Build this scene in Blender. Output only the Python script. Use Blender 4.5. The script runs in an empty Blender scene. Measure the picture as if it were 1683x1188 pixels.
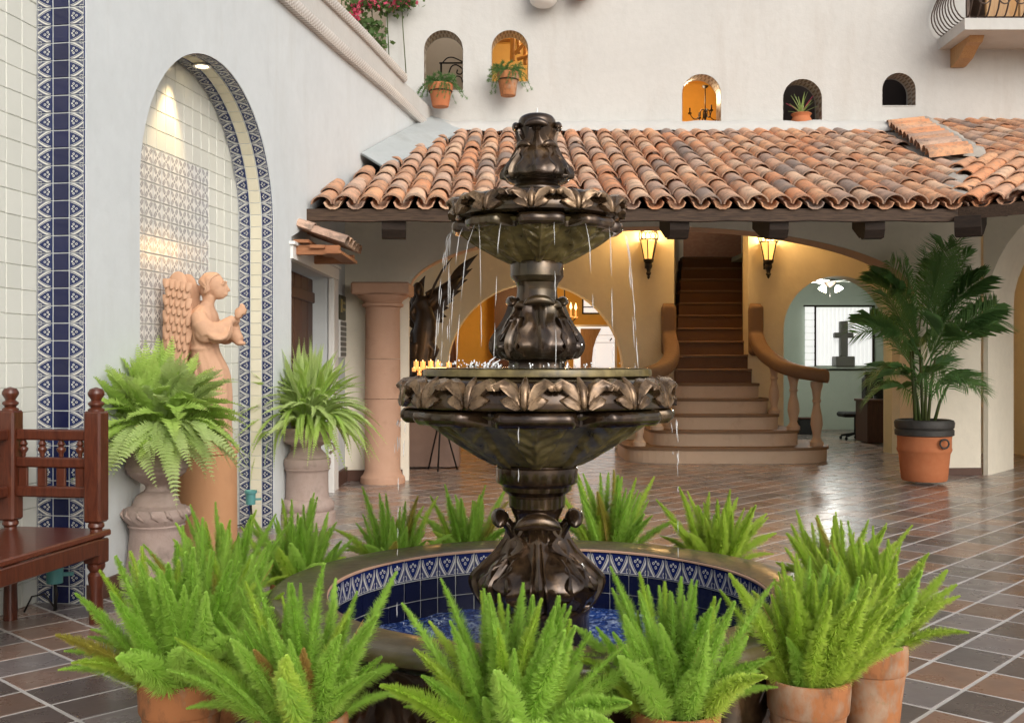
import bpy, math, random
import numpy as np
from mathutils import Vector, Matrix
from mathutils.geometry import tessellate_polygon
R = math.radians
PI = math.pi
C = bpy.context.scene.collection
SC = bpy.context.scene
RNG = random.Random(11)

# ------------------------------------------------------------------ camera, world, sun, exposure
FPX, CX, CY, EYE = 1700.0, 841.5, 597.0, 1.5          # focal length in photo pixels, principal column, horizon row, eye height
cam_d = bpy.data.cameras.new('camera'); cam = bpy.data.objects.new('camera', cam_d); C.objects.link(cam)
cam.location = (0, 0, EYE); cam.rotation_euler = (R(90), 0, 0)
cam_d.sensor_width = 36; cam_d.lens = 36*FPX/1683; cam_d.shift_y = 3/1683
cam_d.clip_start = .05; cam_d.clip_end = 500
SC.camera = cam

world = bpy.data.worlds.new('World'); SC.world = world; world.use_nodes = True
wt = world.node_tree; wt.nodes.clear()
sky = wt.nodes.new('ShaderNodeTexSky'); sky.sky_type = 'NISHITA'; sky.sun_disc = False
SUN_DIR = Vector((.48, -.82, .56)).normalized()
sky.sun_elevation = math.asin(SUN_DIR.z); sky.sun_rotation = math.atan2(SUN_DIR.x, SUN_DIR.y)
sky.air_density = 1.0; sky.dust_density = 4.0; sky.ozone_density = 1.0
hs = wt.nodes.new('ShaderNodeHueSaturation'); hs.inputs['Saturation'].default_value = .38   # overcast: the blue is nearly gone
bg = wt.nodes.new('ShaderNodeBackground'); bg.inputs['Strength'].default_value = .15
wo = wt.nodes.new('ShaderNodeOutputWorld')
wt.links.new(sky.outputs[0], hs.inputs['Color']); wt.links.new(hs.outputs[0], bg.inputs['Color']); wt.links.new(bg.outputs[0], wo.inputs['Surface'])
sd = bpy.data.lights.new('sun', 'SUN'); sd.energy = .58; sd.angle = R(55); sd.color = (1, .95, .88)
sun = bpy.data.objects.new('sun', sd); C.objects.link(sun)
sun.rotation_euler = SUN_DIR.to_track_quat('Z', 'Y').to_euler()
SC.view_settings.view_transform = 'Standard'; SC.view_settings.look = 'None'
SC.view_settings.exposure = 0.31; SC.view_settings.gamma = 1; SC.view_settings.use_curve_mapping = False
SC.render.engine = 'CYCLES'
SC.cycles.use_denoising = True
SC.cycles.max_bounces = 8; SC.cycles.diffuse_bounces = 4; SC.cycles.glossy_bounces = 3; SC.cycles.transmission_bounces = 3
SC.cycles.sample_clamp_indirect = 6; SC.cycles.caustics_reflective = False; SC.cycles.caustics_refractive = False

def W(x, y, d):      # a photo pixel at depth d -> world point
    return Vector(((x-CX)/FPX*d, d, EYE-(y-CY)/FPX*d))
def F(x, y):         # a photo pixel on the floor
    return W(x, y, EYE*FPX/(y-CY))

# ------------------------------------------------------------------ mesh helper
class MB:
    def __init__(s): s.v = []; s.f = []; s.uv = {}; s.tint = {}
    def add(s, vs, fs, M=None, uvs=None, tint=None):
        b = len(s.v)
        if M is not None: vs = [M @ Vector(p) for p in vs]
        s.v.extend([tuple(p) for p in vs])
        for k, f in enumerate(fs):
            if uvs is not None: s.uv[len(s.f)] = uvs[k]
            if tint is not None: s.tint[len(s.f)] = tint
            s.f.append(tuple(b+i for i in f))
        return s
    def box(s, c, size, rz=0, M=None, ch=0, tint=None):
        x, y, z = size[0]/2, size[1]/2, size[2]/2
        T = Matrix.Translation(c) @ Matrix.Rotation(rz, 4, 'Z')
        if M is not None: T = M @ T
        if ch <= 0:
            vs = [(-x,-y,-z),(x,-y,-z),(x,y,-z),(-x,y,-z),(-x,-y,z),(x,-y,z),(x,y,z),(-x,y,z)]
            fs = [(3,2,1,0),(4,5,6,7),(0,1,5,4),(1,2,6,5),(2,3,7,6),(3,0,4,7)]
            return s.add(vs, fs, T, tint=tint)
        ch = min(ch, x*.9, y*.9, z*.9)
        vs, idx = [], {}
        for sx in (-1,1):
            for sy in (-1,1):
                for sz in (-1,1):
                    for a in range(3):
                        p = [sx*(x-ch), sy*(y-ch), sz*(z-ch)]
                        p[a] = (sx*x, sy*y, sz*z)[a]
                        idx[(sx,sy,sz,a)] = len(vs); vs.append(tuple(p))
        fs = []
        def quad(ks, n):
            pts = [Vector(vs[k]) for k in ks]
            c0 = sum(pts, Vector())/len(pts)
            nn = (pts[1]-pts[0]).cross(pts[2]-pts[1])
            fs.append(tuple(ks) if nn.dot(n) > 0 else tuple(reversed(ks)))
        for a in range(3):
            b, c = (a+1) % 3, (a+2) % 3
            for sg in (-1,1):
                ks = []
                for (sb, sc) in ((-1,-1),(1,-1),(1,1),(-1,1)):
                    t = [0,0,0]; t[a] = sg; t[b] = sb; t[c] = sc
                    ks.append(idx[(*t, a)])
                n = Vector((0,0,0)); n[a] = sg
                quad(ks, n)
            for sb in (-1,1):
                for sc in (-1,1):
                    ks = []
                    for (sg, ax) in ((-1,b),(1,b),(1,c),(-1,c)):
                        t = [0,0,0]; t[a] = sg; t[b] = sb; t[c] = sc
                        ks.append(idx[(*t, ax)])
                    n = Vector((0,0,0)); n[b] = sb; n[c] = sc
                    quad(ks, n)
        for sx in (-1,1):
            for sy in (-1,1):
                for sz in (-1,1):
                    quad([idx[(sx,sy,sz,a)] for a in range(3)], Vector((sx,sy,sz)))
        return s.add(vs, fs, T, tint=tint)
    def surf(s, P, cu=False, cv=False, cap0=False, cap1=False, M=None, uv=False, tint=None):
        nr, nc = len(P), len(P[0])
        vs = [p for row in P for p in row]; fs = []; uvs = []
        for i in range(nr if cv else nr-1):
            for j in range(nc if cu else nc-1):
                i2, j2 = (i+1) % nr, (j+1) % nc
                fs.append((i*nc+j, i*nc+j2, i2*nc+j2, i2*nc+j))
                if uv: uvs.append([(j/(nc-1), i/(nr-1)), ((j+1)/(nc-1), i/(nr-1)), ((j+1)/(nc-1), (i+1)/(nr-1)), (j/(nc-1), (i+1)/(nr-1))])
        if cap0: fs.append(tuple(range(nc-1, -1, -1))); uvs.append([(0,0)]*nc)
        if cap1: fs.append(tuple((nr-1)*nc+j for j in range(nc))); uvs.append([(0,0)]*nc)
        return s.add(vs, fs, M, uvs if uv else None, tint)
    def lathe(s, prof, n=32, c=(0,0,0), fn=None, cap0=False, cap1=False, M=None, sx=1, sy=1):
        P = []
        for (r, z) in prof:
            row = []
            for k in range(n):
                a = 2*PI*k/n
                rr = r if fn is None else fn(r, z, a)
                row.append((c[0]+sx*rr*math.cos(a), c[1]+sy*rr*math.sin(a), c[2]+z))
            P.append(row)
        return s.surf(P, cu=True, cap0=cap0, cap1=cap1, M=M)
    def tube(s, pts, rad, n=8, M=None, caps=True, flat=1.0, closed=False, tint=None):
        pts = [Vector(p) for p in pts]; N = len(pts)
        if not hasattr(rad, '__len__'): rad = [rad]*N
        P = []; up = None
        for i, p in enumerate(pts):
            if closed: t = pts[(i+1) % N]-pts[i-1]
            else: t = pts[min(i+1, N-1)]-pts[max(i-1, 0)]
            t = t.normalized() if t.length > 1e-9 else Vector((0,0,1))
            if up is None:
                up = Vector((0,0,1)) if abs(t.z) < .9 else Vector((1,0,0))
            a = up-t*up.dot(t)
            a = a.normalized() if a.length > 1e-6 else t.orthogonal().normalized()
            up = a; b = t.cross(a)
            P.append([p+(a*math.cos(2*PI*k/n)+b*math.sin(2*PI*k/n)*flat)*rad[i] for k in range(n)])
        return s.surf(P, cu=True, cv=closed, cap0=caps and not closed, cap1=caps and not closed, M=M, tint=tint)
    def ball(s, c, r, nu=14, nv=9, M=None, rot=None):
        if not hasattr(r, '__len__'): r = (r, r, r)
        T = Matrix.Translation(c)
        if rot is not None: T = T @ rot
        if M is not None: T = M @ T
        P = []
        for i in range(nv+1):
            t = -PI/2+PI*i/nv
            cc = max(math.cos(t), .02)
            P.append([(r[0]*cc*math.cos(2*PI*k/nu), r[1]*cc*math.sin(2*PI*k/nu), r[2]*math.sin(t)) for k in range(nu)])
        return s.surf(P, cu=True, cap0=True, cap1=True, M=T)
    def prism(s, poly, h0, h1, M=None, holes=(), tint=None):
        """poly in (x, y), extruded from z = h0 to h1 (M maps the local axes)"""
        loops = [list(poly)]+[list(h) for h in holes]
        flat = [p for l in loops for p in l]
        tris = tessellate_polygon([[Vector((p[0], p[1], 0)) for p in l] for l in loops])
        n = len(flat)
        vs = [(p[0], p[1], h0) for p in flat]+[(p[0], p[1], h1) for p in flat]
        fs = []
        for t in tris:
            a, b, c = [Vector((*flat[i], 0)) for i in t]
            if (b-a).cross(c-a).z < 0: t = (t[0], t[2], t[1])
            fs.append((t[2], t[1], t[0])); fs.append((t[0]+n, t[1]+n, t[2]+n))
        o = 0
        for li, l in enumerate(loops):
            m = len(l)
            area = sum(l[i][0]*l[(i+1) % m][1]-l[(i+1) % m][0]*l[i][1] for i in range(m))
            ccw = area > 0
            for i in range(m):
                a, b = o+i, o+(i+1) % m
                q = (a, b, b+n, a+n)
                if ccw != (li == 0): q = tuple(reversed(q))
                fs.append(q)
            o += m
        return s.add(vs, fs, M, tint=tint)
    def mesh(s, name, mat, smooth=None):
        me = bpy.data.meshes.new(name)
        me.from_pydata(s.v, [], s.f)
        if s.uv:
            l = me.uv_layers.new(name='UVMap'); k = 0
            data = np.zeros((len(me.loops), 2), np.float32)
            for i, f in enumerate(s.f):
                u = s.uv.get(i)
                if u is not None: data[k:k+len(f)] = u
                k += len(f)
            l.data.foreach_set('uv', data.ravel())
        if s.tint:
            at = me.attributes.new('tint', 'FLOAT', 'FACE')
            at.data.foreach_set('value', [s.tint.get(i, .5) for i in range(len(s.f))])
        if mat is not None: me.materials.append(mat)
        if smooth is not None:
            me.polygons.foreach_set('use_smooth', [True]*len(me.polygons))
            if smooth < 179: me.set_sharp_from_angle(angle=R(smooth))
        me.validate(); me.update()
        return me
    def build(s, name, mat, parent=None, smooth=None, M=None):
        return link(name, s.mesh(name, mat, smooth), parent, M)

def link(name, me, parent=None, M=None):
    o = bpy.data.objects.new(name, me); C.objects.link(o)
    if parent is not None: o.parent = parent
    if M is not None: o.matrix_basis = M
    return o
def tag(o, label, cat, group=None, kind='thing'):
    o['label'] = label; o['category'] = cat; o['kind'] = kind
    if group: o['group'] = group
    return o
def thing(name, label, cat, loc=(0,0,0), rz=0, group=None):
    o = bpy.data.objects.new(name, None); C.objects.link(o); o.empty_display_size = .1
    o.location = loc; o.rotation_euler = (0, 0, rz)
    return tag(o, label, cat, group)
def structure(o): o['kind'] = 'structure'; return o
def stuff(o): o['kind'] = 'stuff'; return o
def copy_tree(o, parent=None):
    c = o.copy(); C.objects.link(c)
    if parent is not None: c.parent = parent
    for ch in list(o.children): copy_tree(ch, c)
    return c
def TRS(loc, rz=0, ry=0, rx=0, sc=1.0):
    return Matrix.Translation(loc) @ Matrix.Rotation(rz, 4, 'Z') @ Matrix.Rotation(ry, 4, 'Y') @ Matrix.Rotation(rx, 4, 'X') @ Matrix.Scale(sc, 4)
def spline(P, n):
    """Catmull-Rom through the points P, n samples"""
    P = np.array(P, float); m = len(P); out = []
    for k in range(n):
        t = k/(n-1)*(m-1); i = min(int(t), m-2); u = t-i
        p0, p1, p2, p3 = P[max(i-1,0)], P[i], P[i+1], P[min(i+2,m-1)]
        out.append(.5*(2*p1+(p2-p0)*u+(2*p0-5*p1+4*p2-p3)*u*u+(3*p1-p0-3*p2+p3)*u**3))
    return [tuple(p) for p in out]
def arch_pts(x0, x1, zs, n=20, b=None):
    """points of an arch opening from (x1, zs) over the top to (x0, zs)"""
    c, r = (x0+x1)/2, (x1-x0)/2
    if b is None: b = r
    return [(c+r*math.cos(PI*k/n), zs+b*math.sin(PI*k/n)) for k in range(n+1)]
XZ = Matrix(((1,0,0,0),(0,0,-1,0),(0,1,0,0),(0,0,0,1)))   # prism axes: (x, y, h) -> (x, -h, y)
def remesh(mb, voxel, mat, name, parent=None, M=None, smooth_it=2):
    me = mb.mesh(name+'_base', None)
    o = bpy.data.objects.new(name, me); C.objects.link(o)
    m = o.modifiers.new('r', 'REMESH'); m.mode = 'VOXEL'; m.voxel_size = voxel
    if smooth_it:
        k = o.modifiers.new('s', 'SMOOTH'); k.iterations = smooth_it; k.factor = .5
    dg = bpy.context.evaluated_depsgraph_get()
    me2 = bpy.data.meshes.new_from_object(o.evaluated_get(dg))
    bpy.data.objects.remove(o); bpy.data.meshes.remove(me)
    me2.name = name
    me2.materials.clear(); me2.materials.append(mat)
    me2.polygons.foreach_set('use_smooth', [True]*len(me2.polygons))
    return link(name, me2, parent, M)

# ------------------------------------------------------------------ materials
class E:
    """arithmetic on shader sockets"""
    def __init__(s, nt, k): s.nt = nt; s.k = k
    def _m(s, op, *a):
        n = s.nt.nodes.new('ShaderNodeMath'); n.operation = op
        for i, x in enumerate((s,)+a):
            if isinstance(x, E): s.nt.links.new(x.k, n.inputs[i])
            else: n.inputs[i].default_value = x
        return E(s.nt, n.outputs[0])
    def __add__(s, o): return s._m('ADD', o)
    __radd__ = __add__
    def __sub__(s, o): return s._m('SUBTRACT', o)
    def __rsub__(s, o): return (s*-1.0)+o
    def __mul__(s, o): return s._m('MULTIPLY', o)
    __rmul__ = __mul__
    def __truediv__(s, o): return s._m('DIVIDE', o)
    def abs(s): return s._m('ABSOLUTE')
    def min(s, o): return s._m('MINIMUM', o)
    def max(s, o): return s._m('MAXIMUM', o)
    def lt(s, o): return s._m('LESS_THAN', o)
    def gt(s, o): return s._m('GREATER_THAN', o)
    def sqrt(s): return s._m('SQRT')
    def sin(s): return s._m('SINE')
    def frac(s): return s._m('FRACT')
    def floor(s): return s._m('FLOOR')
    def pow(s, o): return s._m('POWER', o)
    def clamp(s):
        r = s._m('ADD', 0.0); r.k.node.use_clamp = True; return r
class MAT:
    def __init__(s, name, rough=.6, metal=0, spec=.5):
        s.m = bpy.data.materials.new(name); s.m.use_nodes = True
        s.nt = s.m.node_tree; s.b = s.nt.nodes['Principled BSDF']
        s.b.inputs['Roughness'].default_value = rough; s.b.inputs['Metallic'].default_value = metal
        s.b.inputs['Specular IOR Level'].default_value = spec
        s.o = s.nt.nodes['Material Output']
    def n(s, t): return s.nt.nodes.new('ShaderNode'+t)
    def coord(s, k='Object'):
        if not hasattr(s, '_tc'): s._tc = s.n('TexCoord')
        return s._tc.outputs[k]
    def pos(s):
        if not hasattr(s, '_g'): s._g = s.n('NewGeometry')
        return s._g.outputs['Position']
    def xyz(s, vec):
        n = s.n('SeparateXYZ'); s.nt.links.new(vec, n.inputs[0]); return [E(s.nt, o) for o in n.outputs]
    def noise(s, scale, detail=4, rough=.55, vec=None, stretch=None, dist=0):
        n = s.n('TexNoise'); n.inputs['Scale'].default_value = scale; n.inputs['Detail'].default_value = detail
        n.inputs['Roughness'].default_value = rough; n.inputs['Distortion'].default_value = dist
        v = vec if vec is not None else s.pos()
        if stretch:
            mp = s.n('Mapping'); mp.inputs['Scale'].default_value = stretch; s.nt.links.new(v, mp.inputs[0]); v = mp.outputs[0]
        s.nt.links.new(v, n.inputs['Vector'])
        return E(s.nt, n.outputs[0])
    def voronoi(s, scale, vec=None, feature='F1'):
        n = s.n('TexVoronoi'); n.inputs['Scale'].default_value = scale; n.feature = feature
        s.nt.links.new(vec if vec is not None else s.pos(), n.inputs['Vector'])
        return E(s.nt, n.outputs['Distance'])
    def rand(s):
        return E(s.nt, s.n('ObjectInfo').outputs['Random'])
    def tint(s):
        n = s.n('Attribute'); n.attribute_name = 'tint'; return E(s.nt, n.outputs['Fac'])
    def ramp(s, fac, stops, mode='LINEAR'):
        n = s.n('ValToRGB'); n.color_ramp.interpolation = mode
        el = n.color_ramp.elements
        while len(el) > 1: el.remove(el[0])
        for i, (p, c) in enumerate(stops):
            e = el[0] if i == 0 else el.new(p)
            e.position = p; e.color = (*c, 1) if len(c) == 3 else c
        s.nt.links.new(fac.k, n.inputs[0]); return n.outputs[0]
    def mix(s, fac, a, b, blend='MIX'):
        n = s.n('Mix'); n.data_type = 'RGBA'; n.blend_type = blend
        if isinstance(fac, E): s.nt.links.new(fac.k, n.inputs[0])
        else: n.inputs[0].default_value = fac
        for sock, x in ((n.inputs[6], a), (n.inputs[7], b)):
            if isinstance(x, (tuple, list)): sock.default_value = (*x, 1)
            else: s.nt.links.new(x, sock)
        return n.outputs[2]
    def color(s, x):
        if isinstance(x, (tuple, list)): s.b.inputs['Base Color'].default_value = (*x, 1)
        else: s.nt.links.new(x, s.b.inputs['Base Color'])
        return s
    def roughness(s, e): s.nt.links.new(e.k, s.b.inputs['Roughness']); return s
    def bump(s, e, strength=.3, dist=.01):
        n = s.n('Bump'); n.inputs['Strength'].default_value = strength; n.inputs['Distance'].default_value = dist
        s.nt.links.new(e.k, n.inputs['Height']); s.nt.links.new(n.outputs[0], s.b.inputs['Normal']); return s
    def emit(s, col, st):
        s.b.inputs['Emission Color'].default_value = (*col, 1); s.b.inputs['Emission Strength'].default_value = st; return s

def rng_map(e, lo, hi): return (e*(hi-lo)+lo)
def plaster(name, col, var=.08, bump=.25, stain=None, rough=.85):
    m = MAT(name, rough, spec=.25)
    a = m.noise(1.1, 5); b = m.noise(9, 6, .6); c = m.noise(60, 3)
    k = (a*.6+b*.4)
    lo = tuple(x*(1-var) for x in col); hi = tuple(min(1, x*(1+var*.6)) for x in col)
    base = m.ramp(k, [(.3, lo), (.7, hi)])
    if stain is not None:
        st = m.noise(1.0, 6, .7, stretch=(2.2, 2.2, .35))
        base = m.mix(((st-.52)*5).clamp()*.6, base, stain)
    d = m.noise(3.2, 6, .7, stretch=(1, 1, .5))
    base = m.mix(((d-.56)*6).clamp()*.30, base, tuple(x*.80 for x in col))
    m.color(base); m.bump(b*.7+c*.15+a*.8, bump*1.3, .02)
    return m.m
M = {}
M['white'] = plaster('plaster_white', (.525, .515, .485), .07, .35, (.45, .42, .38))
M['white_cool'] = plaster('plaster_side_wall', (.58, .61, .615), .07, .30, (.51, .525, .51))
M['cream'] = plaster('plaster_cream', (.80, .745, .62), .08, .25)
M['cream_in'] = plaster('plaster_lobby', (.70, .62, .44), .08, .25)
M['pink_plaster'] = plaster('plaster_pink', (.54, .39, .29), .1, .2)
M['beige'] = plaster('plaster_beige', (.52, .42, .31), .06, .2)
M['ochre'] = plaster('plaster_ochre', (.66, .41, .10), .12, .2)
M['green'] = plaster('plaster_green', (.44, .49, .42), .06, .2)
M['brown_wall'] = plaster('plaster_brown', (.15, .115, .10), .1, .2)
M['skirting'] = plaster('skirting_brown', (.10, .05, .035), .2, .2, rough=.4)
M['cement'] = plaster('cement_grey', (.42, .38, .33), .3, 1.0)
M['zinc'] = plaster('flashing_grey', (.40, .43, .43), .1, .2, (.30, .31, .30), .5)

def floor_mat(name, src):
    m = MAT(name, .2, spec=.5)
    r = m.rand() if src == 'obj' else m.tint()
    base = m.ramp(r, [(0, (.125,.10,.09)), (.18, (.20,.125,.092)), (.34, (.29,.185,.14)), (.5, (.18,.155,.148)), (.66, (.31,.18,.122)), (.82, (.25,.215,.21)), (1, (.33,.235,.195))], 'CONSTANT')
    a = m.noise(5, 5, .6); b = m.noise(30, 4)
    base = m.mix(((a-.35)*2.2).clamp()*.55, base, (.13,.105,.095))
    base = m.mix(((m.noise(2.1, 4)-.5)*3).clamp()*.4, base, (.34,.265,.23))
    m.color(base); m.roughness((a*.34+.10+b*.05)); m.bump(a+b*.15, .25, .012)
    m.b.inputs['Coat Weight'].default_value = .35; m.b.inputs['Coat Roughness'].default_value = .12
    return m.m
M['floor_obj'] = floor_mat('floor_tile_glaze', 'obj'); M['floor_attr'] = floor_mat('floor_tile_glaze_far', 'attr')
m = MAT('floor_grout', .55); m.color(m.ramp(m.noise(6, 5), [(.3, (.46,.43,.40)), (.7, (.60,.57,.54))])); m.bump(m.noise(40, 4), .3, .005); M['grout'] = m.m

def roof_mat(name, src):
    m = MAT(name, .75, spec=.3)
    r = m.rand() if src == 'obj' else m.tint()
    base = m.ramp(r, [(0, (.66,.30,.15)), (.16, (.62,.36,.23)), (.3, (.70,.37,.20)), (.44, (.60,.40,.29)), (.58, (.72,.47,.31)), (.72, (.46,.30,.22)), (.8, (.58,.31,.18)), (.95, (.30,.22,.18))], 'CONSTANT')
    a = m.noise(7, 6, .65); b = m.noise(26, 5, .7); c = m.noise(3.1, 4)
    x_, y_, z_ = m.xyz(m.coord('Object')) if src == 'obj' else m.xyz(m.pos())
    base = m.mix(((a*.6+b*.4-.49)*7).clamp()*.62, base, (.10,.078,.065))
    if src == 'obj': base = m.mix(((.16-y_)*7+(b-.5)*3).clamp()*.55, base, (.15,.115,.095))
    base = m.mix(((b*.6+c*.4-.54)*8).clamp()*.5, base, (.48,.42,.34))
    base = m.mix(((c-.55)*6).clamp()*.5, base, (.64,.36,.2))
    m.color(base); m.bump(a+b*.5, .5, .01); m.roughness(b*.3+.6)
    return m.m
M['roof_obj'] = roof_mat('roof_tile_clay', 'obj'); M['roof_attr'] = roof_mat('roof_tile_clay_far', 'attr')

def stone(name, c1, c2, dark, rough=.8, b=.5, scale=6):
    m = MAT(name, rough, spec=.3)
    a = m.noise(scale, 6, .65); f = m.noise(scale*9, 4)
    base = m.mix(a, c1, c2)
    base = m.mix(((m.noise(scale*.5, 6, .7)-.54)*5).clamp()*.6, base, dark)
    m.color(base); m.bump(a+f*.3, b, .012); return m.m
M['cantera'] = stone('cantera_stone', (.46,.27,.18), (.54,.34,.24), (.33,.18,.11), b=.25)
M['urn'] = stone('urn_stone', (.30,.22,.185), (.47,.37,.33), (.10,.08,.06), b=.6, scale=10)
M['terracotta'] = stone('terracotta_figure', (.50,.285,.175), (.60,.375,.25), (.27,.14,.085), b=.35)
M['step'] = stone('stair_stone', (.50,.36,.25), (.58,.43,.31), (.34,.22,.14), .55, .2)
M['riser_top'] = stone('stair_upper', (.12,.06,.032), (.17,.088,.046), (.075,.038,.02), .7, .3)  # upper flight: darker brown than the lower steps
M['rail'] = stone('handrail_and_tread', (.17,.10,.055), (.23,.14,.08), (.11,.062,.035), .6, .25)
def pot_mat():
    m = MAT('pot_terracotta', .8, spec=.25)
    o = m.coord('Object'); a = m.noise(9, 6, .7, stretch=(1.6,1.6,.8)); c = m.noise(3.5, 4)
    base = m.mix(m.rand(), (.33,.125,.045), (.43,.18,.075))
    base = m.mix(((a-.46)*5).clamp()*.8, base, (.10,.055,.03))
    base = m.mix(((c*.6+a*.4-.5)*9).clamp()*.6, base, (.56,.41,.29))
    base = m.mix(((m.noise(22, 5, .7)-.6)*8).clamp()*.5, base, (.20,.19,.09))
    m.color(base); m.bump(a+m.noise(60, 3)*.3, .35, .006); return m.m
M['pot'] = pot_mat()
m = MAT('pot_orange', .8, spec=.25); m.color(m.mix(m.noise(12, 4), (.42,.13,.05), (.52,.20,.09))); M['pot_orange'] = m.m
m = MAT('pot_rim_black', .6); m.color(m.mix(m.noise(14, 4), (.02,.02,.018), (.05,.045,.04))); m.bump(m.noise(30, 3), .3, .01); M['pot_black'] = m.m
m = MAT('soil', .95); m.color(m.mix(m.noise(40, 4), (.02,.015,.01), (.06,.045,.03))); m.bump(m.noise(60, 3), 1, .02); M['soil'] = m.m

def wood(name, c1, c2, rough=.4, stretch=(2, 30, 30), coat=0):
    m = MAT(name, rough, spec=.3)
    v = m.noise(3.0, 5, .6, vec=m.coord('Object'), stretch=stretch, dist=1.0)
    m.color(m.ramp(v, [(.3, c1), (.7, c2)])); m.bump(v, .2, .004)
    m.b.inputs['Coat Weight'].default_value = coat; m.b.inputs['Coat Roughness'].default_value = .2
    return m.m
M['bench'] = wood('bench_wood', (.055,.012,.006), (.115,.030,.013), .38, (12,12,2), .5)
M['bench_seat'] = wood('bench_seat_wood', (.08,.018,.009), (.15,.040,.018), .3, (20,2,20), .5)
M['door'] = wood('door_wood', (.045,.018,.012), (.09,.035,.02), .5, (20,20,1.5))
M['beam'] = wood('dark_beam_wood', (.010,.006,.004), (.032,.019,.012), .8, (2,20,20))
M['fascia'] = wood('fascia_wood', (.022,.013,.009), (.095,.058,.036), .75, (1.5,25,25))
M['board'] = wood('canopy_board_wood', (.22,.085,.035), (.38,.17,.08), .6, (20,3,20))
M['light_wood'] = wood('light_timber', (.32,.17,.07), (.45,.27,.12), .5, (20,20,2))

m = MAT('fountain_bronze', .22, .62, .5)
a = m.noise(5, 6, .6); b = m.noise(22, 5, .6)
base = m.ramp(a*.6+b*.4, [(.30, (.013,.008,.005)), (.48, (.040,.023,.013)), (.62, (.10,.058,.029)), (.76, (.22,.14,.075))])
x_, y_, z_ = m.xyz(m.coord('Object'))
m.color(m.mix(((m.noise(2.3, 4)-.5)*4).clamp()*.5, base, (.10,.085,.03)))
m.roughness(b*.24+.10); m.bump(b*.6+m.noise(70, 3)*.12, .14, .006)
m.b.inputs['Coat Weight'].default_value = .45; m.b.inputs['Coat Roughness'].default_value = .07
M['bronze'] = m.m
m = MAT('bronze_highlit', .24, .55); a = m.noise(9, 6, .6); b = m.noise(26, 5)  # lighter rim bronze: golden highlights put into the colour
m.color(m.ramp(a*.6+b*.4, [(.32, (.035,.02,.011)), (.48, (.13,.078,.04)), (.62, (.28,.18,.10)), (.76, (.42,.30,.19))])); m.roughness(b*.3+.13); m.bump(b, .12, .005)
m.b.inputs['Coat Weight'].default_value = .25; m.b.inputs['Coat Roughness'].default_value = .08; M['highlit'] = m.m
m = MAT('bronze_olive', .34, .25); a = m.noise(5, 6, .6); b = m.noise(20, 5)  # olive-gold bronze, mottled by noise
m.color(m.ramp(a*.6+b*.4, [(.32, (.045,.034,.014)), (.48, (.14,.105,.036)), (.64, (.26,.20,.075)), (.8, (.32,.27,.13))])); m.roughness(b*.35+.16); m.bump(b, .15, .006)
m.b.inputs['Coat Weight'].default_value = .25; m.b.inputs['Coat Roughness'].default_value = .1; M['olive_bronze'] = m.m
m = MAT('basin_rim_stone', .18); a = m.noise(4, 6, .65); b = m.noise(18, 5)
m.color(m.mix(((b-.5)*4).clamp()*.6, m.ramp(a, [(.3, (.03,.024,.012)), (.5, (.075,.058,.024)), (.7, (.125,.098,.052))]), (.07,.06,.045)))
m.roughness(b*.35+.20); m.bump(a+b*.4, .45, .010); m.b.inputs['Coat Weight'].default_value = .2; m.b.inputs['Coat Roughness'].default_value = .15; M['rim'] = m.m
m = MAT('statue_dark_bronze', .45, .5); m.color(m.mix(m.noise(9, 4), (.012,.009,.007), (.045,.032,.022))); M['dark_bronze'] = m.m
m = MAT('wrought_iron', .5, .6); m.color((.022,.019,.017)); M['iron'] = m.m
m = MAT('brown_iron', .5, .4); m.color((.07,.045,.032)); M['iron_brown'] = m.m
m = MAT('teal_paint', .5); m.color(m.mix(m.noise(20, 3), (.06,.22,.22), (.10,.30,.29))); M['teal'] = m.m
m = MAT('black_fabric', .7); m.color((.012,.012,.012)); M['black'] = m.m
m = MAT('white_paint', .45); m.color(m.mix(m.noise(3, 3), (.70,.69,.66), (.78,.77,.74))); M['paint'] = m.m
m = MAT('grey_plaque', .4); m.color((.13,.125,.11)); M['plaque'] = m.m
m = MAT('dark_plaque', .4); m.color((.05,.05,.03)); M['plaque_dark'] = m.m
m = MAT('plaque_lettering', .35, .5); m.color((.45,.36,.14)); M['plaque_gold'] = m.m

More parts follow.
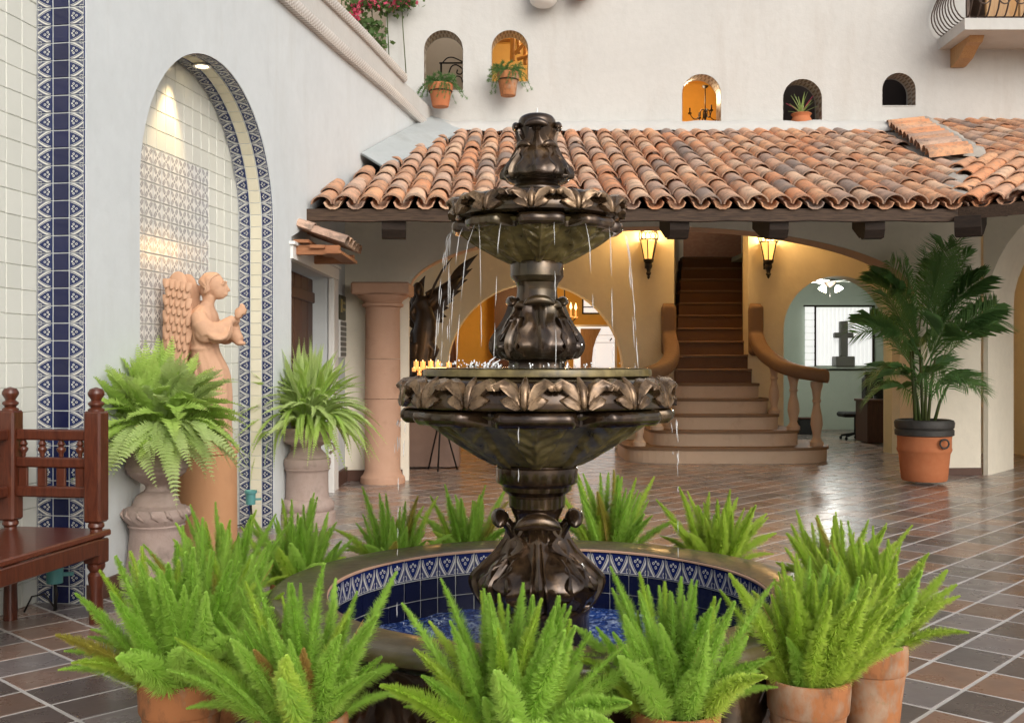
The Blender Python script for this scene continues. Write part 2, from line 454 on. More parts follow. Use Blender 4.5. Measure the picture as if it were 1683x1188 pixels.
# glazed tiles -------------------------------------------------------------
def glaze(name, c1, c2, rough=.14):
    m = MAT(name, rough); r = m.rand(); a = m.noise(9, 4)
    m.color(m.mix((r*.6+a*.4), c1, c2)); m.bump(m.noise(7, 3), .08, .01); return m.m
M['t_navy_wet'] = glaze('basin_navy_glaze', (.002,.003,.020), (.004,.006,.034), .25)
M['t_white'] = glaze('tile_white_glaze', (.60,.605,.54), (.69,.69,.62), .2)
M['t_cream'] = glaze('tile_cream_glaze', (.62,.58,.44), (.69,.65,.52))
M['t_navy'] = glaze('tile_navy_glaze', (.004,.006,.036), (.008,.012,.062), .16)
m = MAT('tile_grout_light', .8); m.color(m.mix(m.noise(20, 3), (.50,.50,.44), (.60,.60,.54))); M['t_grout'] = m.m
def pat_mat(name, ink, ground, fine=True):
    """talavera border tile: u runs from the flat side to the tip of a pointed leaf"""
    m = MAT(name, .14)
    u, v, _ = m.xyz(m.coord('UV'))
    w = (v-.5).abs()
    t = (1.0-u*u*.55-u*.45)*.50-w                  # > 0 inside the leaf
    s = t.gt(.0)
    s = s-t.gt(.045)*t.lt(.075)            # thin white inner line
    d1 = ((u-.17)*(u-.17)+w*w).sqrt()
    d2 = ((u-.27)*(u-.27)+(w-.14)*(w-.14)).sqrt()
    d3 = ((u-.47)*(u-.47)+w*w*1.5).sqrt()
    hole = (d1.lt(.055)).max(d2.gt(.035)*d2.lt(.075)).max(d3.gt(.045)*d3.lt(.085))
    s = (s-hole*(t.gt(.09))).max(0.0)
    s = s.max(t.lt(-.115)*u.lt(.94)*.9)
    # corner sprig between two leaves
    q = ((u-.82)*(u-.82)*.5+(w-.5)*(w-.5)*1.6).sqrt()
    s = s-(q.gt(.06)*q.lt(.10))*t.lt(-.13)
    s = s.max(0.0).max(u.lt(.04)).max(u.gt(.965))
    m.color(m.mix(s, ground, ink)); m.bump(m.noise(9, 3), .06, .01); return m.m
M['t_pat'] = pat_mat('tile_border_pattern', (.012,.022,.085), (.60,.60,.55))
M['t_pat_basin'] = pat_mat('tile_basin_pattern', (.010,.018,.10), (.58,.56,.50))
def panel_mat():
    m = MAT('tile_panel_pattern', .16)
    u, v, _ = m.xyz(m.coord('UV'))
    a = u-.5; b = v-.5
    r = (a*a+b*b).sqrt()
    ab = (a.abs()-b.abs()).abs()
    leaf = (ab.lt(.12))*(r.gt(.17))*(r.lt(.60))*(ab.gt(.02))
    p = (a*b*16.0); petal = ((u*2.0).frac()-.5).abs()+((v*2.0).frac()-.5).abs()
    s = leaf.max(r.lt(.10)).max((petal.gt(.30))*(petal.lt(.40))*(r.gt(.2)))
    s = s.max((a.abs().max(b.abs())).gt(.47)*.55)
    f = m.noise(20, 4)
    m.color(m.mix(s*(f*.5+.55), (.72,.715,.67), (.20,.195,.21))); return m.m
M['t_panel'] = panel_mat()
def reveal_mat():
    m = MAT('reveal_tile', .4)
    u, v, _ = m.xyz(m.coord('UV'))
    st = (u*22.0).frac().lt(.45); jo = (u*22.0).frac(); jj = jo.lt(.10)
    half = v.gt(.5); k = (st-half).abs()
    m.color(m.mix(jj.max(((v-.5).abs()).lt(.04)), m.mix(k, (.22,.15,.10), (.48,.41,.32)), (.42,.40,.36))); return m.m
M['reveal'] = reveal_mat()
def trim_mat():
    m = MAT('coping_tile', .45)
    v = m.coord('Object'); x, y, z = m.xyz(v)
    k = ((x*16.0).frac().lt(.5)-(z*24.0).frac().lt(.5)).abs()
    base = m.mix(k, (.36,.31,.27), (.62,.60,.56))
    m.color(m.mix(((m.noise(2, 4)-.45)*4).clamp()*.6, base, (.60,.57,.52))); return m.m
M['trim'] = trim_mat()
def brick_mat():
    m = MAT('landing_brick', .8)
    n = m.n('TexBrick'); n.inputs['Scale'].default_value = 9; n.inputs['Color1'].default_value = (.40,.18,.085,1); n.inputs['Color2'].default_value = (.32,.13,.06,1); n.inputs['Mortar'].default_value = (.14,.09,.06,1)
    mp = m.n('Mapping'); mp.inputs['Rotation'].default_value = (R(90),0,0); m.nt.links.new(m.pos(), mp.inputs[0]); m.nt.links.new(mp.outputs[0], n.inputs['Vector'])
    m.color(n.outputs[0]); return m.m
M['brick'] = brick_mat()

# leaves -------------------------------------------------------------------
def leaf_mat(name, lo, hi, tl=.35, rough=.5, var=None, spec=.3):
    m = MAT(name, rough, spec=spec)
    r = m.rand(); a = m.noise(14, 3)
    k = (r*.45+a*.35+m.tint()*.45-.15).clamp()
    col = m.mix(k, lo, hi)
    if var is not None: col = m.mix(r.gt(.975), col, var)
    m.color(col)
    tr = m.n('BsdfTranslucent'); m.nt.links.new(m.mix(.5, col, tuple(min(1, x*1.8) for x in hi)), tr.inputs[0])
    mx = m.n('MixShader'); mx.inputs[0].default_value = tl
    m.nt.links.new(m.b.outputs[0], mx.inputs[1]); m.nt.links.new(tr.outputs[0], mx.inputs[2]); m.nt.links.new(mx.outputs[0], m.o.inputs['Surface'])
    return m.m
M['foxtail'] = leaf_mat('foxtail_green', (.29,.55,.065), (.54,.77,.19), .50, var=(.48,.42,.09))
M['foxtail_pale'] = leaf_mat('foxtail_yellow_green', (.38,.61,.055), (.66,.80,.18), .50)
M['foxtail_old'] = leaf_mat('foxtail_old_ochre', (.42,.27,.08), (.52,.36,.12), .35)
M['fern'] = leaf_mat('fern_green', (.24,.42,.05), (.50,.66,.19), .44)
M['fern2'] = leaf_mat('fern_grey_green', (.30,.44,.11), (.54,.66,.29), .44)
M['palm'] = leaf_mat('palm_green', (.07,.16,.05), (.24,.42,.14), .38, .45, spec=.3)
M['hang'] = leaf_mat('asparagus_green', (.08,.17,.05), (.18,.30,.10), .35)
M['boug'] = leaf_mat('creeper_green', (.06,.12,.03), (.22,.28,.10), .35)
M['bract'] = leaf_mat('bract_pink', (.62,.05,.14), (.75,.16,.22), .35)
M['cane'] = leaf_mat('palm_cane', (.05,.08,.02), (.12,.13,.05), .05)

# light givers and water -------------------------------------------------------
def glow(name, col, st, base=(.8,.6,.3)):
    m = MAT(name, .4); m.color(base); m.emit(col, st); return m.m
M['lamp_glass'] = glow('lamp_glass_amber', (1,.50,.12), 1.05)
M['flame'] = glow('flame', (1,.62,.24), 4.0)
M['candle'] = glow('candle_wax_lit', (1,.40,.10), .85, (.6,.32,.14))
M['fan_glass'] = glow('fan_lamp_glass', (.9,1,.92), 7.0)
M['spot_lens'] = glow('spot_lens', (1,.8,.5), 7.0)
M['white_glow'] = glow('window_and_cupboard_glow', (.96,.95,.93), .55, (.8,.8,.8))  # daylit panes, and the added glow of the cupboard body
M['amber_dim'] = glow('amber_lens', (1,.6,.25), 1.5)
m = MAT('pool_water', .05)
a = m.noise(6, 5, .6, dist=1.5); b = m.noise(24, 4, .6, dist=2); c = m.noise(80, 2)
foam = ((a*.5+b*.5-.50)*9).clamp()
m.color(m.mix(foam*.7, m.ramp(b, [(.3, (.004,.016,.10)), (.55, (.014,.06,.28)), (.8, (.06,.17,.45))]), (.60,.70,.78)))
m.bump(a+b*.5+c*.1, .7, .03); M['pool'] = m.m
m = MAT('bowl_water', .06); b = m.noise(18, 4); m.color(m.mix(((b-.5)*5).clamp()*.5, (.14,.13,.09), (.5,.5,.46))); m.bump(b, .8, .02); M['bowl_water'] = m.m
m = MAT('falling_water', .08); m.color((.80,.80,.80)); m.b.inputs['Alpha'].default_value = .38; M['fall'] = m.m
m = MAT('splash', .2); m.color((.82,.84,.85)); M['splash'] = m.m
def lamp(name, loc, energy, col=(1,.62,.28), rad=.06, parent=None):
    l = bpy.data.lights.new(name, 'POINT'); l.energy = energy; l.color = col; l.shadow_soft_size = rad
    o = bpy.data.objects.new(name, l); C.objects.link(o); o.location = loc
    if parent is not None: o.parent = parent
    return o
# ------------------------------------------------------------------ ground
FC = Vector((.115, 4.76, 0)); BC = Vector((.165, 4.76, 0))     # fountain axis, basin centre
ground = structure(MB().prism([(-60,-40),(60,-40),(60,60),(-60,60)], -.06, -.0022).build('floor', M['grout']))
TL, TS, TA = .370, .286, R(47)
tx, ty = Vector((math.cos(TA), math.sin(TA), 0)), Vector((math.sin(TA), -math.cos(TA), 0))
org = Vector((-1.988, 5.01, 0))
def wall_x(d): return -3.707+.1641*d                            # the courtyard's side wall
cells = []
for i in range(-45, 80):
    for j in range(-70, 60):
        c = org+tx*((i+.5)*TL)+ty*((j+.5)*TS)
        if c.y < 2.6 or c.y > 27 or abs(c.x) > .52*c.y+.55: continue
        if c.y < 10 and c.x < wall_x(c.y)-.45: continue
        if (c-BC).length < 1.05: continue
        cells.append((c.y, c, i, j))
cells.sort(key=lambda t: t[0])
me_tiles = []
for k in range(6):
    mb = MB(); w = .018+.002*(k % 3)
    mb.box((0,0,-.006), (TL-w, TS-w, .012), ch=.0022)
    me_tiles.append(mb.mesh('floor_tile', M['floor_obj'], 40))
far = MB()
for n, (d, c, i, j) in enumerate(cells):
    rr = RNG.uniform(-.004, .004)
    if n < 300:
        o = link('tile', me_tiles[n % 6], ground, Matrix.Translation((c.x, c.y, RNG.uniform(-.0005, .0006))) @ Matrix.Rotation(TA+rr, 4, 'Z') @ Matrix.Rotation(RNG.uniform(-.004,.004), 4, 'X') @ Matrix.Rotation(RNG.uniform(-.004,.004), 4, 'Y'))
    else:
        far.box((c.x, c.y, -.006+RNG.uniform(-.0004,.0004)), (TL-.024, TS-.024, .012), TA+rr, tint=RNG.random())
stuff(far.build('tile_field', M['floor_attr'], ground))

# ------------------------------------------------------------------ side wall with two tiled niches (local x along the wall, y into it)
LWR = math.atan2(.987, .162)
def on_wall(x, z, out=0.0):       # world point on the side wall
    return Vector((-2.65+.162*x+.987*out, 6.44+.987*x-.162*out, z))
side = thing('side_wall', 'long pale plaster wall with tall arched tiled niches beside the bench', 'wall', (-2.65, 6.44, 0), LWR)
N1, N2 = (-2.36, 0.0, 3.72, 1.18), (.645, 3.0, 2.74, 1.1775)     # x0, x1, spring height, radius
poly = [(-5.2,0)]+[(N1[0],0)]+list(reversed(arch_pts(N1[0], N1[1], N1[2], 28)))+[(N1[1],0)]
poly += [(N2[0],0)]+list(reversed(arch_pts(N2[0], N2[1], N2[2], 36)))+[(N2[1],0)]
poly += [(3.425,0),(3.425,2.70),(8.95,4.66),(8.95,5.24),(-5.2,5.24)]
MB().prism(poly, -.34, 0, XZ).build('plaster_face', M['white_cool'], side)
MB().prism([(-5.2,0),(3.425,0),(3.425,2.7),(3.425,5.2),(-5.2,5.2)], -.60, -.344, XZ).build('niche_back', M['t_grout'], side)
MB().prism([(3.425,2.72),(8.95,4.68),(8.95,5.2),(3.425,5.2)], -.60, -.344, XZ).build('wall_core', M['white_cool'], side)
# parapet on the wall: two tiled trims with a plaster band between
par = MB(); par.box((1.75,-.02,5.065), (14.4,.04,.31)); par.build('parapet_band', M['white'], side)
def trim_run(z0, z1, xa, xb, h, out, nm):
    mb = MB(); n = 36; P = []
    for k in range(n+1):
        x = xa+(xb-xa)*k/n; u = k/n
        z = z0+(z1-z0)*u+.012*math.sin(9*u)+.006*math.sin(23*u+1)
        P.append([(x,.0,z-h/2),(x,-out*.8,z-h/2),(x,-out,z-h*.25),(x,-out,z+h*.3),(x,-out*.75,z+h/2),(x,0,z+h/2)])
    mb.surf(P, cu=True, cap0=True, cap1=True); return mb.build(nm, M['trim'], side, 50)
trim_run(4.86, 4.92, -5.0, 8.80, .13, .075, 'coping_trim')
trim_run(5.25, 5.26, -5.0, 7.30, .12, .09, 'coping_trim')
MB().box((3.2,.20,5.21), (12,.40,.06)).build('parapet_top', M['white'], side)
MB().box((3.30,-.012,.06), (.25,.024,.12)).build('skirting', M['skirting'], side)
MB().box((.32,-.012,.06), (.64,.024,.12)).build('skirting', M['skirting'], side)

def tile_mesh(name, w, h, mat, flip=False):
    """a tile whose face looks along -y; local x is u, z is v"""
    mb = MB(); t = .006
    c = .003
    vs = [(-w/2,0,-h/2),(w/2,0,-h/2),(w/2,0,h/2),(-w/2,0,h/2),(-w/2+c,-t,-h/2+c),(w/2-c,-t,-h/2+c),(w/2-c,-t,h/2-c),(-w/2+c,-t,h/2-c)]
    fs = [(4,5,6,7),(0,1,5,4),(1,2,6,5),(2,3,7,6),(3,0,4,7)]
    q = [(0,0),(1,0),(1,1),(0,1)]
    if flip: q = [(1-a,b) for a,b in q]
    z4 = [(.0,.5)]*4
    mb.add(vs, fs, uvs=[q, z4, z4, z4, z4])
    return mb.mesh(name, mat)
P_ = .1075
tm = {'nav': tile_mesh('navy_tile', P_-.005, P_-.005, M['t_navy']), 'patA': tile_mesh('border_tile', P_-.004, P_-.004, M['t_pat'], True),
      'patB': tile_mesh('border_tile', P_-.004, P_-.004, M['t_pat']), 'cream': tile_mesh('cream_tile', P_-.004, P_-.004, M['t_cream']),
      'white': tile_mesh('wall_tile', .147, .147, M['t_white']), 'panel': tile_mesh('panel_tile', .132, .132, M['t_panel'])}
RZ = lambda a: Matrix.Rotation(a, 4, 'Z')
def jamb_tiles(nic, order, names, arch_from=None):
    """three columns of tiles on the far jamb (and round the arch) of a niche; the face looks along local -x"""
    x1, zs, r = nic[1], nic[2], nic[3]
    n = int(zs/P_)
    zp = zs/n
    for k in range(n):
        for c in range(3):
            # column 0 at the back (y = .34), 2 at the front
            Mx = Matrix.Translation((x1-.0005, .34-.0585-c*.1105, (k+.5)*zp)) @ RZ(-PI/2) @ Matrix.Rotation(RNG.uniform(-.006,.006), 4, 'Y') @ Matrix.Scale(zp/P_, 4, (0,0,1))
            link(names[c], order[c], side, Mx)
    if arch_from is None: return
    cx = (nic[0]+nic[1])/2; m = int(PI*r/P_); 
    for k in range(m):
        a = (k+.5)/m*PI
        if a > arch_from: break
        for c in range(3):
            Mx = Matrix.Translation((cx+(r-.0005)*math.cos(a), .34-.0585-c*.1105, zs+(r-.0005)*math.sin(a))) @ Matrix.Rotation(-a, 4, 'Y') @ RZ(-PI/2)
            link(names[c], order[c], side, Mx)
jamb_tiles(N1, [tm['patA'], tm['nav'], tm['patB']], ['border_tile','navy_tile','border_tile'], .9)
jamb_tiles(N2, [tm['patA'], tm['cream'], tm['patB']], ['border_tile','cream_tile','border_tile'], 2.6)
# white tiles on the niche backs, each one hand-set
for nic, xa, xb in ((N1, -.9, 0), (N2, 1.05, 2.995)):
    cx, zs, r = (nic[0]+nic[1])/2, nic[2], nic[3]
    nx = int(round((xb-xa)/.150)); rest = MB()
    for i in range(nx):
        for k in range(36):
            x = xb-.075-i*.150; z = .075+k*.150
            if z > zs and math.hypot(x-cx, z-zs) > r+.02: continue
            if nic is N2 and x < 2.39 and 1.20 < z < 3.10 and x > 1.0: continue
            if z > 5.0: continue
            link('wall_tile', tm['white'], side, Matrix.Translation((x+RNG.uniform(-.0015,.0015), .3435, z+RNG.uniform(-.0015,.0015))) @ Matrix.Rotation(RNG.uniform(-.010,.010), 4, 'Y') @ RZ(RNG.uniform(-.012,.012)))
for i in range(10):
    for k in range(14):
        x, z = 2.392-.0675-i*.135, 3.148-.0675-k*.135
        link('panel_tile', tm['panel'], side, Matrix.Translation((x, .3435, z)) @ Matrix.Rotation(RNG.choice((0,0,PI/2,PI)) if False else 0, 4, 'Y') @ RZ(RNG.uniform(-.008,.008)))
# downlight let into the crown of the second niche
cxn = (N2[0]+N2[1])/2
dl = thing('niche_downlight', 'small round downlight glowing in the crown of the angel niche', 'light', on_wall(cxn+.10, N2[2]+N2[3]-.012, -.17), LWR)
MB().lathe([(.065,.0),(.075,-.006),(.072,-.014),(.055,-.012),(.052,-.004)], 20, cap0=True).build('trim_ring', M['paint'], dl, 40)
MB().lathe([(.05,-.006),(.03,-.010),(.002,-.011)], 16).build('lens', M['spot_lens'], dl, 60)
sp = bpy.data.lights.new('niche_spot', 'SPOT'); sp.energy = 60; sp.color = (1,.72,.36); sp.spot_size = R(62); sp.spot_blend = .7; sp.shadow_soft_size = .04
so = bpy.data.objects.new('niche_spot', sp); C.objects.link(so); so.location = on_wall(cxn-.10, N2[2]+N2[3]-.06, -.20)
so.rotation_euler = (Vector(on_wall(cxn-.35, 1.5, -.33))-so.location).to_track_quat('-Z','Y').to_euler()

# ------------------------------------------------------------------ door bay beyond the side wall (plane x = -2.13)
XB = -2.13
bay = thing('door_bay_wall', 'short white wall around the dark doorway under the small tiled canopy', 'wall', (XB, 9.90, 0), PI/2)   # local x runs away from us, y into the wall
poly = [(-.10,0),(.04,0),(.04,2.50),(2.10,2.50),(2.10,0),(4.6,0),(4.6,4.2),(1.6,4.0),(-.10,3.05)]
MB().prism(poly, -.30, 0, XZ).build('plaster_face', M['white_cool'], bay)
MB().box((3.37,-.015,.09), (2.5,.03,.18)).build('skirting', M['skirting'], bay)
fr = MB()
fr.box((2.30,-.02,1.245), (.40,.06,2.49)).box((1.2,-.023,2.558), (2.6,.066,.13)).box((1.2,-.035,2.64), (2.66,.09,.03)).box((2.13,-.03,1.24), (.05,.075,2.48))
fr.build('door_frame', M['paint'], bay)
door = thing('panelled_door', 'dark brown wooden door standing in the white framed doorway', 'door', (XB-.20, 9.94, 0), PI/2)
for k in range(6): MB().box((.19+k*.335, .0, 1.24), (.328,.05,2.46), ch=.012).build('plank', M['door'], door)
MB().box((1.0,-.04,2.25), (2.0,.03,.12), ch=.008).box((1.0,-.04,.30), (2.0,.03,.14), ch=.008).build('rail', M['door'], door)
pl = thing('gold_plaque', 'dark square plaque with gold emblem on the wall past the door', 'sign', (XB+.005, 12.86, 2.19), PI/2)
MB().box((0,-.012,0), (.46,.024,.30), ch=.005).build('panel', M['plaque_dark'], pl)
MB().box((-.10,-.027,.02), (.10,.006,.16)).box((.09,-.027,.06), (.16,.006,.03)).box((.09,-.027,-.02), (.16,.006,.03)).build('emblem', M['plaque_gold'], pl)
pl = thing('lined_plaque', 'grey plaque of many lines below the gold one beside the door', 'sign', (XB+.005, 12.88, 1.80), PI/2)
MB().box((0,-.012,0), (.44,.024,.46), ch=.005).build('panel', M['paint'], pl)
for k in range(7): MB().box((0,-.027,.19-k*.063), (.40,.008,.045)).build('line_bar', M['plaque'], pl)

# ------------------------------------------------------------------ upper wall, behind and above the big roof
UD = 15.2
def ux(px): return (px-CX)/FPX*UD
def uz(py): return EYE-(py-CY)/FPX*UD
upper = thing('upper_wall', 'high white plaster wall with small arched openings above the tiled roof', 'wall', (0, UD, 0))
WIN = [(697,761,50,150),(808,868,50,136),(1121,1185,122,220),(1287,1351,130,210),(1450,1505,120,175)]
holes = []
for (a,b,t,bt) in WIN:
    x0, x1, z1, z0 = ux(a), ux(b), uz(t), uz(bt)
    holes.append([(x0,z0),(x1,z0)]+arch_pts(x0, x1, z1-(x1-x0)/2, 16))
dx0, dx1, dz0, dz1 = ux(1592), 9.4, 6.28, 8.4
holes.append([(dx0,dz0),(dx1,dz0),(dx1,dz1),(dx0,dz1)])
MB().prism([(-1.85,4.1),(12,4.1),(12,9.2),(-1.85,9.2)], -.36, 0, XZ, holes).build('plaster_face', M['white'], upper)
for k, (a,b,t,bt) in enumerate(WIN):      # tiled reveal lining each opening
    x0, x1, z1, z0 = ux(a), ux(b), uz(t), uz(bt); zs = z1-(x1-x0)/2; e = .004
    pts = [(x1-e,z0+.01)]+[(x1-e,z0+(zs-z0)*q/4) for q in range(1,4)]+[(p[0]+(e if p[0]<(x0+x1)/2 else -e), p[1]-e) for p in arch_pts(x0, x1, zs, 18)]+[(x0+e,z0+(zs-z0)*q/4) for q in (3,2,1)]+[(x0+e,z0+.01)]
    rows = [[(p[0],.002,p[1]) for p in pts], [(p[0],.30,p[1]) for p in pts]]
    inner = [[(p[0]+(.003 if p[0]<(x0+x1)/2 else -.003)*-1,.30,p[1]+.003) for p in pts],[(p[0]-(.003 if p[0]<(x0+x1)/2 else -.003),.002,p[1]+.003) for p in pts]]
    MB().surf(rows, uv=True).build('opening_reveal', M['reveal'], upper)
    MB().box(((x0+x1)/2,.16,z0+.005), (x1-x0,.34,.012)).build('opening_sill', M['white'], upper)
# rooms behind the openings
def room(name, x0, x1, d0, d1, z0, z1, mat, label, ceil=True, floor=True, left=True, right=True):
    mb = MB(); t = .08
    mb.box(((x0+x1)/2, d1+t/2, (z0+z1)/2), (x1-x0+2*t, t, z1-z0+2*t))
    if left: mb.box((x0-t/2, (d0+d1)/2-.002, (z0+z1)/2), (t, d1-d0, z1-z0))
    if right: mb.box((x1+t/2, (d0+d1)/2-.002, (z0+z1)/2), (t, d1-d0, z1-z0))
    if ceil: mb.box(((x0+x1)/2, (d0+d1)/2-.004, z1+t/2), (x1-x0+2*t, d1-d0, t))
    if floor: mb.box(((x0+x1)/2, (d0+d1)/2-.004, z0-t/2), (x1-x0+2*t, d1-d0, t))
    o = mb.build(name, mat); return tag(o, label, 'room')
e0 = UD+.37
room('terrace_wall', -2.2, -.55, e0+2.2, e0+2.6, 4.2, 9.4, M['beige'], 'plain beige wall seen through the leftmost small arched opening', False, True, False, False)
room('gallery_room', -.45, 1.9, e0, e0+2.6, 4.3, 7.1, plaster('plaster_pale_yellow', (.72,.55,.28)), 'warm yellow room seen through the second small arched opening')
room('amber_room', 2.2, 3.6, e0, e0+2.2, 4.3, 6.3, M['ochre'], 'amber lit room behind the arched opening with a chandelier')
room('dark_gallery', 3.75, 7.2, e0, e0+2.4, 4.3, 7.6, M['brown_wall'], 'dim brown room behind the two right hand arched openings', False)  # ceiling left off, out of sight, so sky light brightens the walls
lamp('gallery_lamp', (.6, e0+.9, 6.8), 40, (1,.70,.36), .15)
lamp('amber_lamp', (2.9, e0+1.0, 5.75), 24, (1,.74,.44), .1)
# far terrace wall beyond the parapet, upper left
tw = MB().box((-5.2, 17.6, 6.5), (7.0,.2,6.0)).build('back_terrace_wall', M['beige']); tag(tw, 'shaded beige wall behind the pink flowers above the parapet', 'wall')

# ------------------------------------------------------------------ arcade wall: big flat arch, end pier
AR = math.atan(.083)
arc = thing('arcade_wall', 'cream wall pierced by one wide flat arch under the tiled eaves', 'wall', (XB, 13.2, 0), AR)
ax, az, ab = 4.17, 2.43, .86; aw = 3.36
op = list(reversed(arch_pts(ax-aw, ax+aw, az, 40, ab)))
poly = [(.0,0),(ax-aw,0)]+op+[(ax+aw,0),(8.46,0),(8.46,4.15),(.0,4.15)]
MB().prism(poly, -.42, 0, XZ).build('plaster_face', M['cream'], arc)
rows = [[(p[0]+(.004 if p[0]<ax else -.004),y,p[1]-.004) for p in [(ax-aw,2.43)]+op+[(ax+aw,2.43)]] for y in (-.003,.423)]
MB().surf(rows).build('arch_soffit', M['pink_plaster'], arc)
MB().box((.38,-.02,.07), (.7,.04,.14)).build('skirting', M['skirting'], arc)
MB().box((8.0,-.012,.05), (.92,.024,.10)).build('skirting', M['skirting'], arc)
# right wing turning towards us
WR = math.atan2(-.66,.75)
wing = thing('right_wing_wall', 'cream wall at the right edge with a dark arched passage', 'wall', (6.335, 13.9, 0), WR)
op = list(reversed(arch_pts(.06, 3.6, 2.30, 24, 1.55)))
poly = [(.0,0),(.06,0)]+op+[(3.6,0),(8,0),(8,4.15),(.0,4.15)]
MB().prism(poly, -1.15, 0, XZ).build('plaster_face', M['cream'], wing)
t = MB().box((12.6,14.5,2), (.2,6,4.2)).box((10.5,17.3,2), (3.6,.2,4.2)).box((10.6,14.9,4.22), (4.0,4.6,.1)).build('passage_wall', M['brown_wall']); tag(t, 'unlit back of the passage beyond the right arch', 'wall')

# ------------------------------------------------------------------ lobby behind the arcade
LD = 17.2
def lx(px): return (px-CX)/FPX*LD
def lz(py): return EYE-(py-CY)/FPX*LD
lob = thing('lobby_back_wall', 'warm lit wall inside the lobby holding the stair and two round arches', 'wall', (0, LD, 0))
A1 = (lx(735), lx(1025), 1.37); A2 = (lx(1288), lx(1466), 2.05); ST = (lx(1108), lx(1230))
poly = [(-3.2,0),(A1[0],0)]+list(reversed(arch_pts(A1[0],A1[1],A1[2],32)))+[(A1[1],0),(ST[0],0),(ST[0],3.95),(ST[1],3.95),(ST[1],0),(A2[0],0)]
poly += list(reversed(arch_pts(A2[0],A2[1],A2[2],32)))+[(A2[1],0),(8.6,0),(8.6,4.2),(-3.2,4.2)]
MB().prism(poly, -.40, 0, XZ).build('plaster_face', M['cream_in'], lob)
t = MB().box((2.6, 15.55, 4.13), (11.6,3.9,.08)).build('lobby_ceiling', M['cream']); structure(t)
t = MB().box((8.45, 15.9, 2.05), (.2,2.6,4.1)).build('lobby_end_wall', M['cream_in']); tag(t, 'shaded end wall of the lobby behind the palm', 'wall')
# stairwell
sw = MB()
SK = .215      # the upper flight turns a little to the right as it climbs
for x0 in (ST[0]-.12, ST[1]): sw.prism([(x0,17.602),(x0+.12,17.602),(x0+.12+SK*4.4,22.0),(x0+SK*4.4,22.0)], 0, 5.2)
sw.prism([(ST[0]-.2,17.602),(ST[1]+.2,17.602),(ST[1]+.2+SK*1.9,19.5),(ST[0]-.2+SK*1.9,19.5)], 5.202, 5.28)  # lid stops short: unseen gap added so daylight reaches the top steps
t = sw.build('stairwell_wall', M['cream_in']); tag(t, 'narrow walls flanking the upper flight of the staircase', 'wall')
t = MB().box(((ST[0]+ST[1])/2+SK*4.3, 22.1, 4.2), (1.5,.15,2.4)).build('landing_wall', M['brick']); tag(t, 'brick wall at the head of the staircase', 'wall')

# ------------------------------------------------------------------ tiled roof
RS = .372; RE = 10.20; RZ0 = 2.985        # slope (rise per metre), eave depth, eave height
def roof_z(d): return RZ0+(d-RE)*RS
roof = thing('tiled_roof', 'broad terracotta barrel tile roof sloping over the arcade', 'roof')
RA = math.atan(RS)
def barrel(L, r0, r1, n=7, arc=PI*.98, th=.014, up=True):
    """a tapered half barrel along +y (up the slope); r0 at the lower end"""
    mb = MB(); P = []
    for (y, r) in ((0,r0),(L,r1)):
        row = []
        for k in range(n+1):
            a = (PI-arc)/2+arc*k/n
            row.append((r*math.cos(a), y, r*math.sin(a)*.82))
        for k in range(n, -1, -1):
            a = (PI-arc)/2+arc*k/n
            row.append(((r-th)*math.cos(a), y, (r-th)*math.sin(a)*.82))
        if not up: row = [(p[0], p[1], -p[2]) for p in row]
        P.append(row)
    mb.surf(P, cu=True, cap0=True, cap1=True); return mb
PIT, EXP = .2262, .455
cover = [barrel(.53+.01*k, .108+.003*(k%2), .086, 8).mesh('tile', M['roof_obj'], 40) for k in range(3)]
cover_far = barrel(.53, .109, .088, 6)
pan = barrel(.54, .088, .100, 5, up=False)
slope_rot = Matrix.Rotation(RA, 4, 'X')
XV = 4.35                                  # where the eave turns towards us
tiles, farcov, pans = [], MB(), MB()
RA0 = Vector((4.97, 12.40))
for i in range(-6, 60):
    x = -2.10+i*PIT
    d0 = RE if x < XV else RE+(x-XV)*2.25
    xl = wall_x
    for k in range(13):
        d = RE+k*EXP*math.cos(RA)
        if d > 15.0: break
        if d < d0-.35: continue
        wx = wall_x(d)
        if x < wx+.06+max(0,(d-11.2))*.11: continue
        if d > RA0.y-.3 and x > RA0.x+(d-RA0.y)*.17-.02: continue
        if x > 5.3 and d < RA0.y: continue
        jx, jz = RNG.uniform(-.010,.010), RNG.uniform(-.007,.009)
        Mx = Matrix.Translation((x+jx, d, roof_z(d)+.085+jz)) @ Matrix.Rotation(RNG.uniform(-.035,.035),4,'Z') @ Matrix.Rotation(RA+RNG.uniform(-.035,.02),4,'X') @ Matrix.Rotation(RNG.uniform(-.05,.05),4,'Y')
        tiles.append((d, Mx))
        Mp = Matrix.Translation((x+PIT/2+jx, d-.03, roof_z(d)+.095)) @ Matrix.Rotation(RA-.02,4,'X')
        pans.add(pan.v, pan.f, Mp, tint=RNG.random())
tiles.sort(key=lambda t: t[0])
for n, (d, Mx) in enumerate(tiles):
    if n < 300: link('tile', cover[n % 3], roof, Mx)
    else: farcov.add(cover_far.v, cover_far.f, Mx, tint=RNG.random())
stuff(farcov.build('upper_tiles', M['roof_attr'], roof, 40)) if farcov.v else None
stuff(pans.build('pan_tiles', M['roof_attr'], roof, 40))
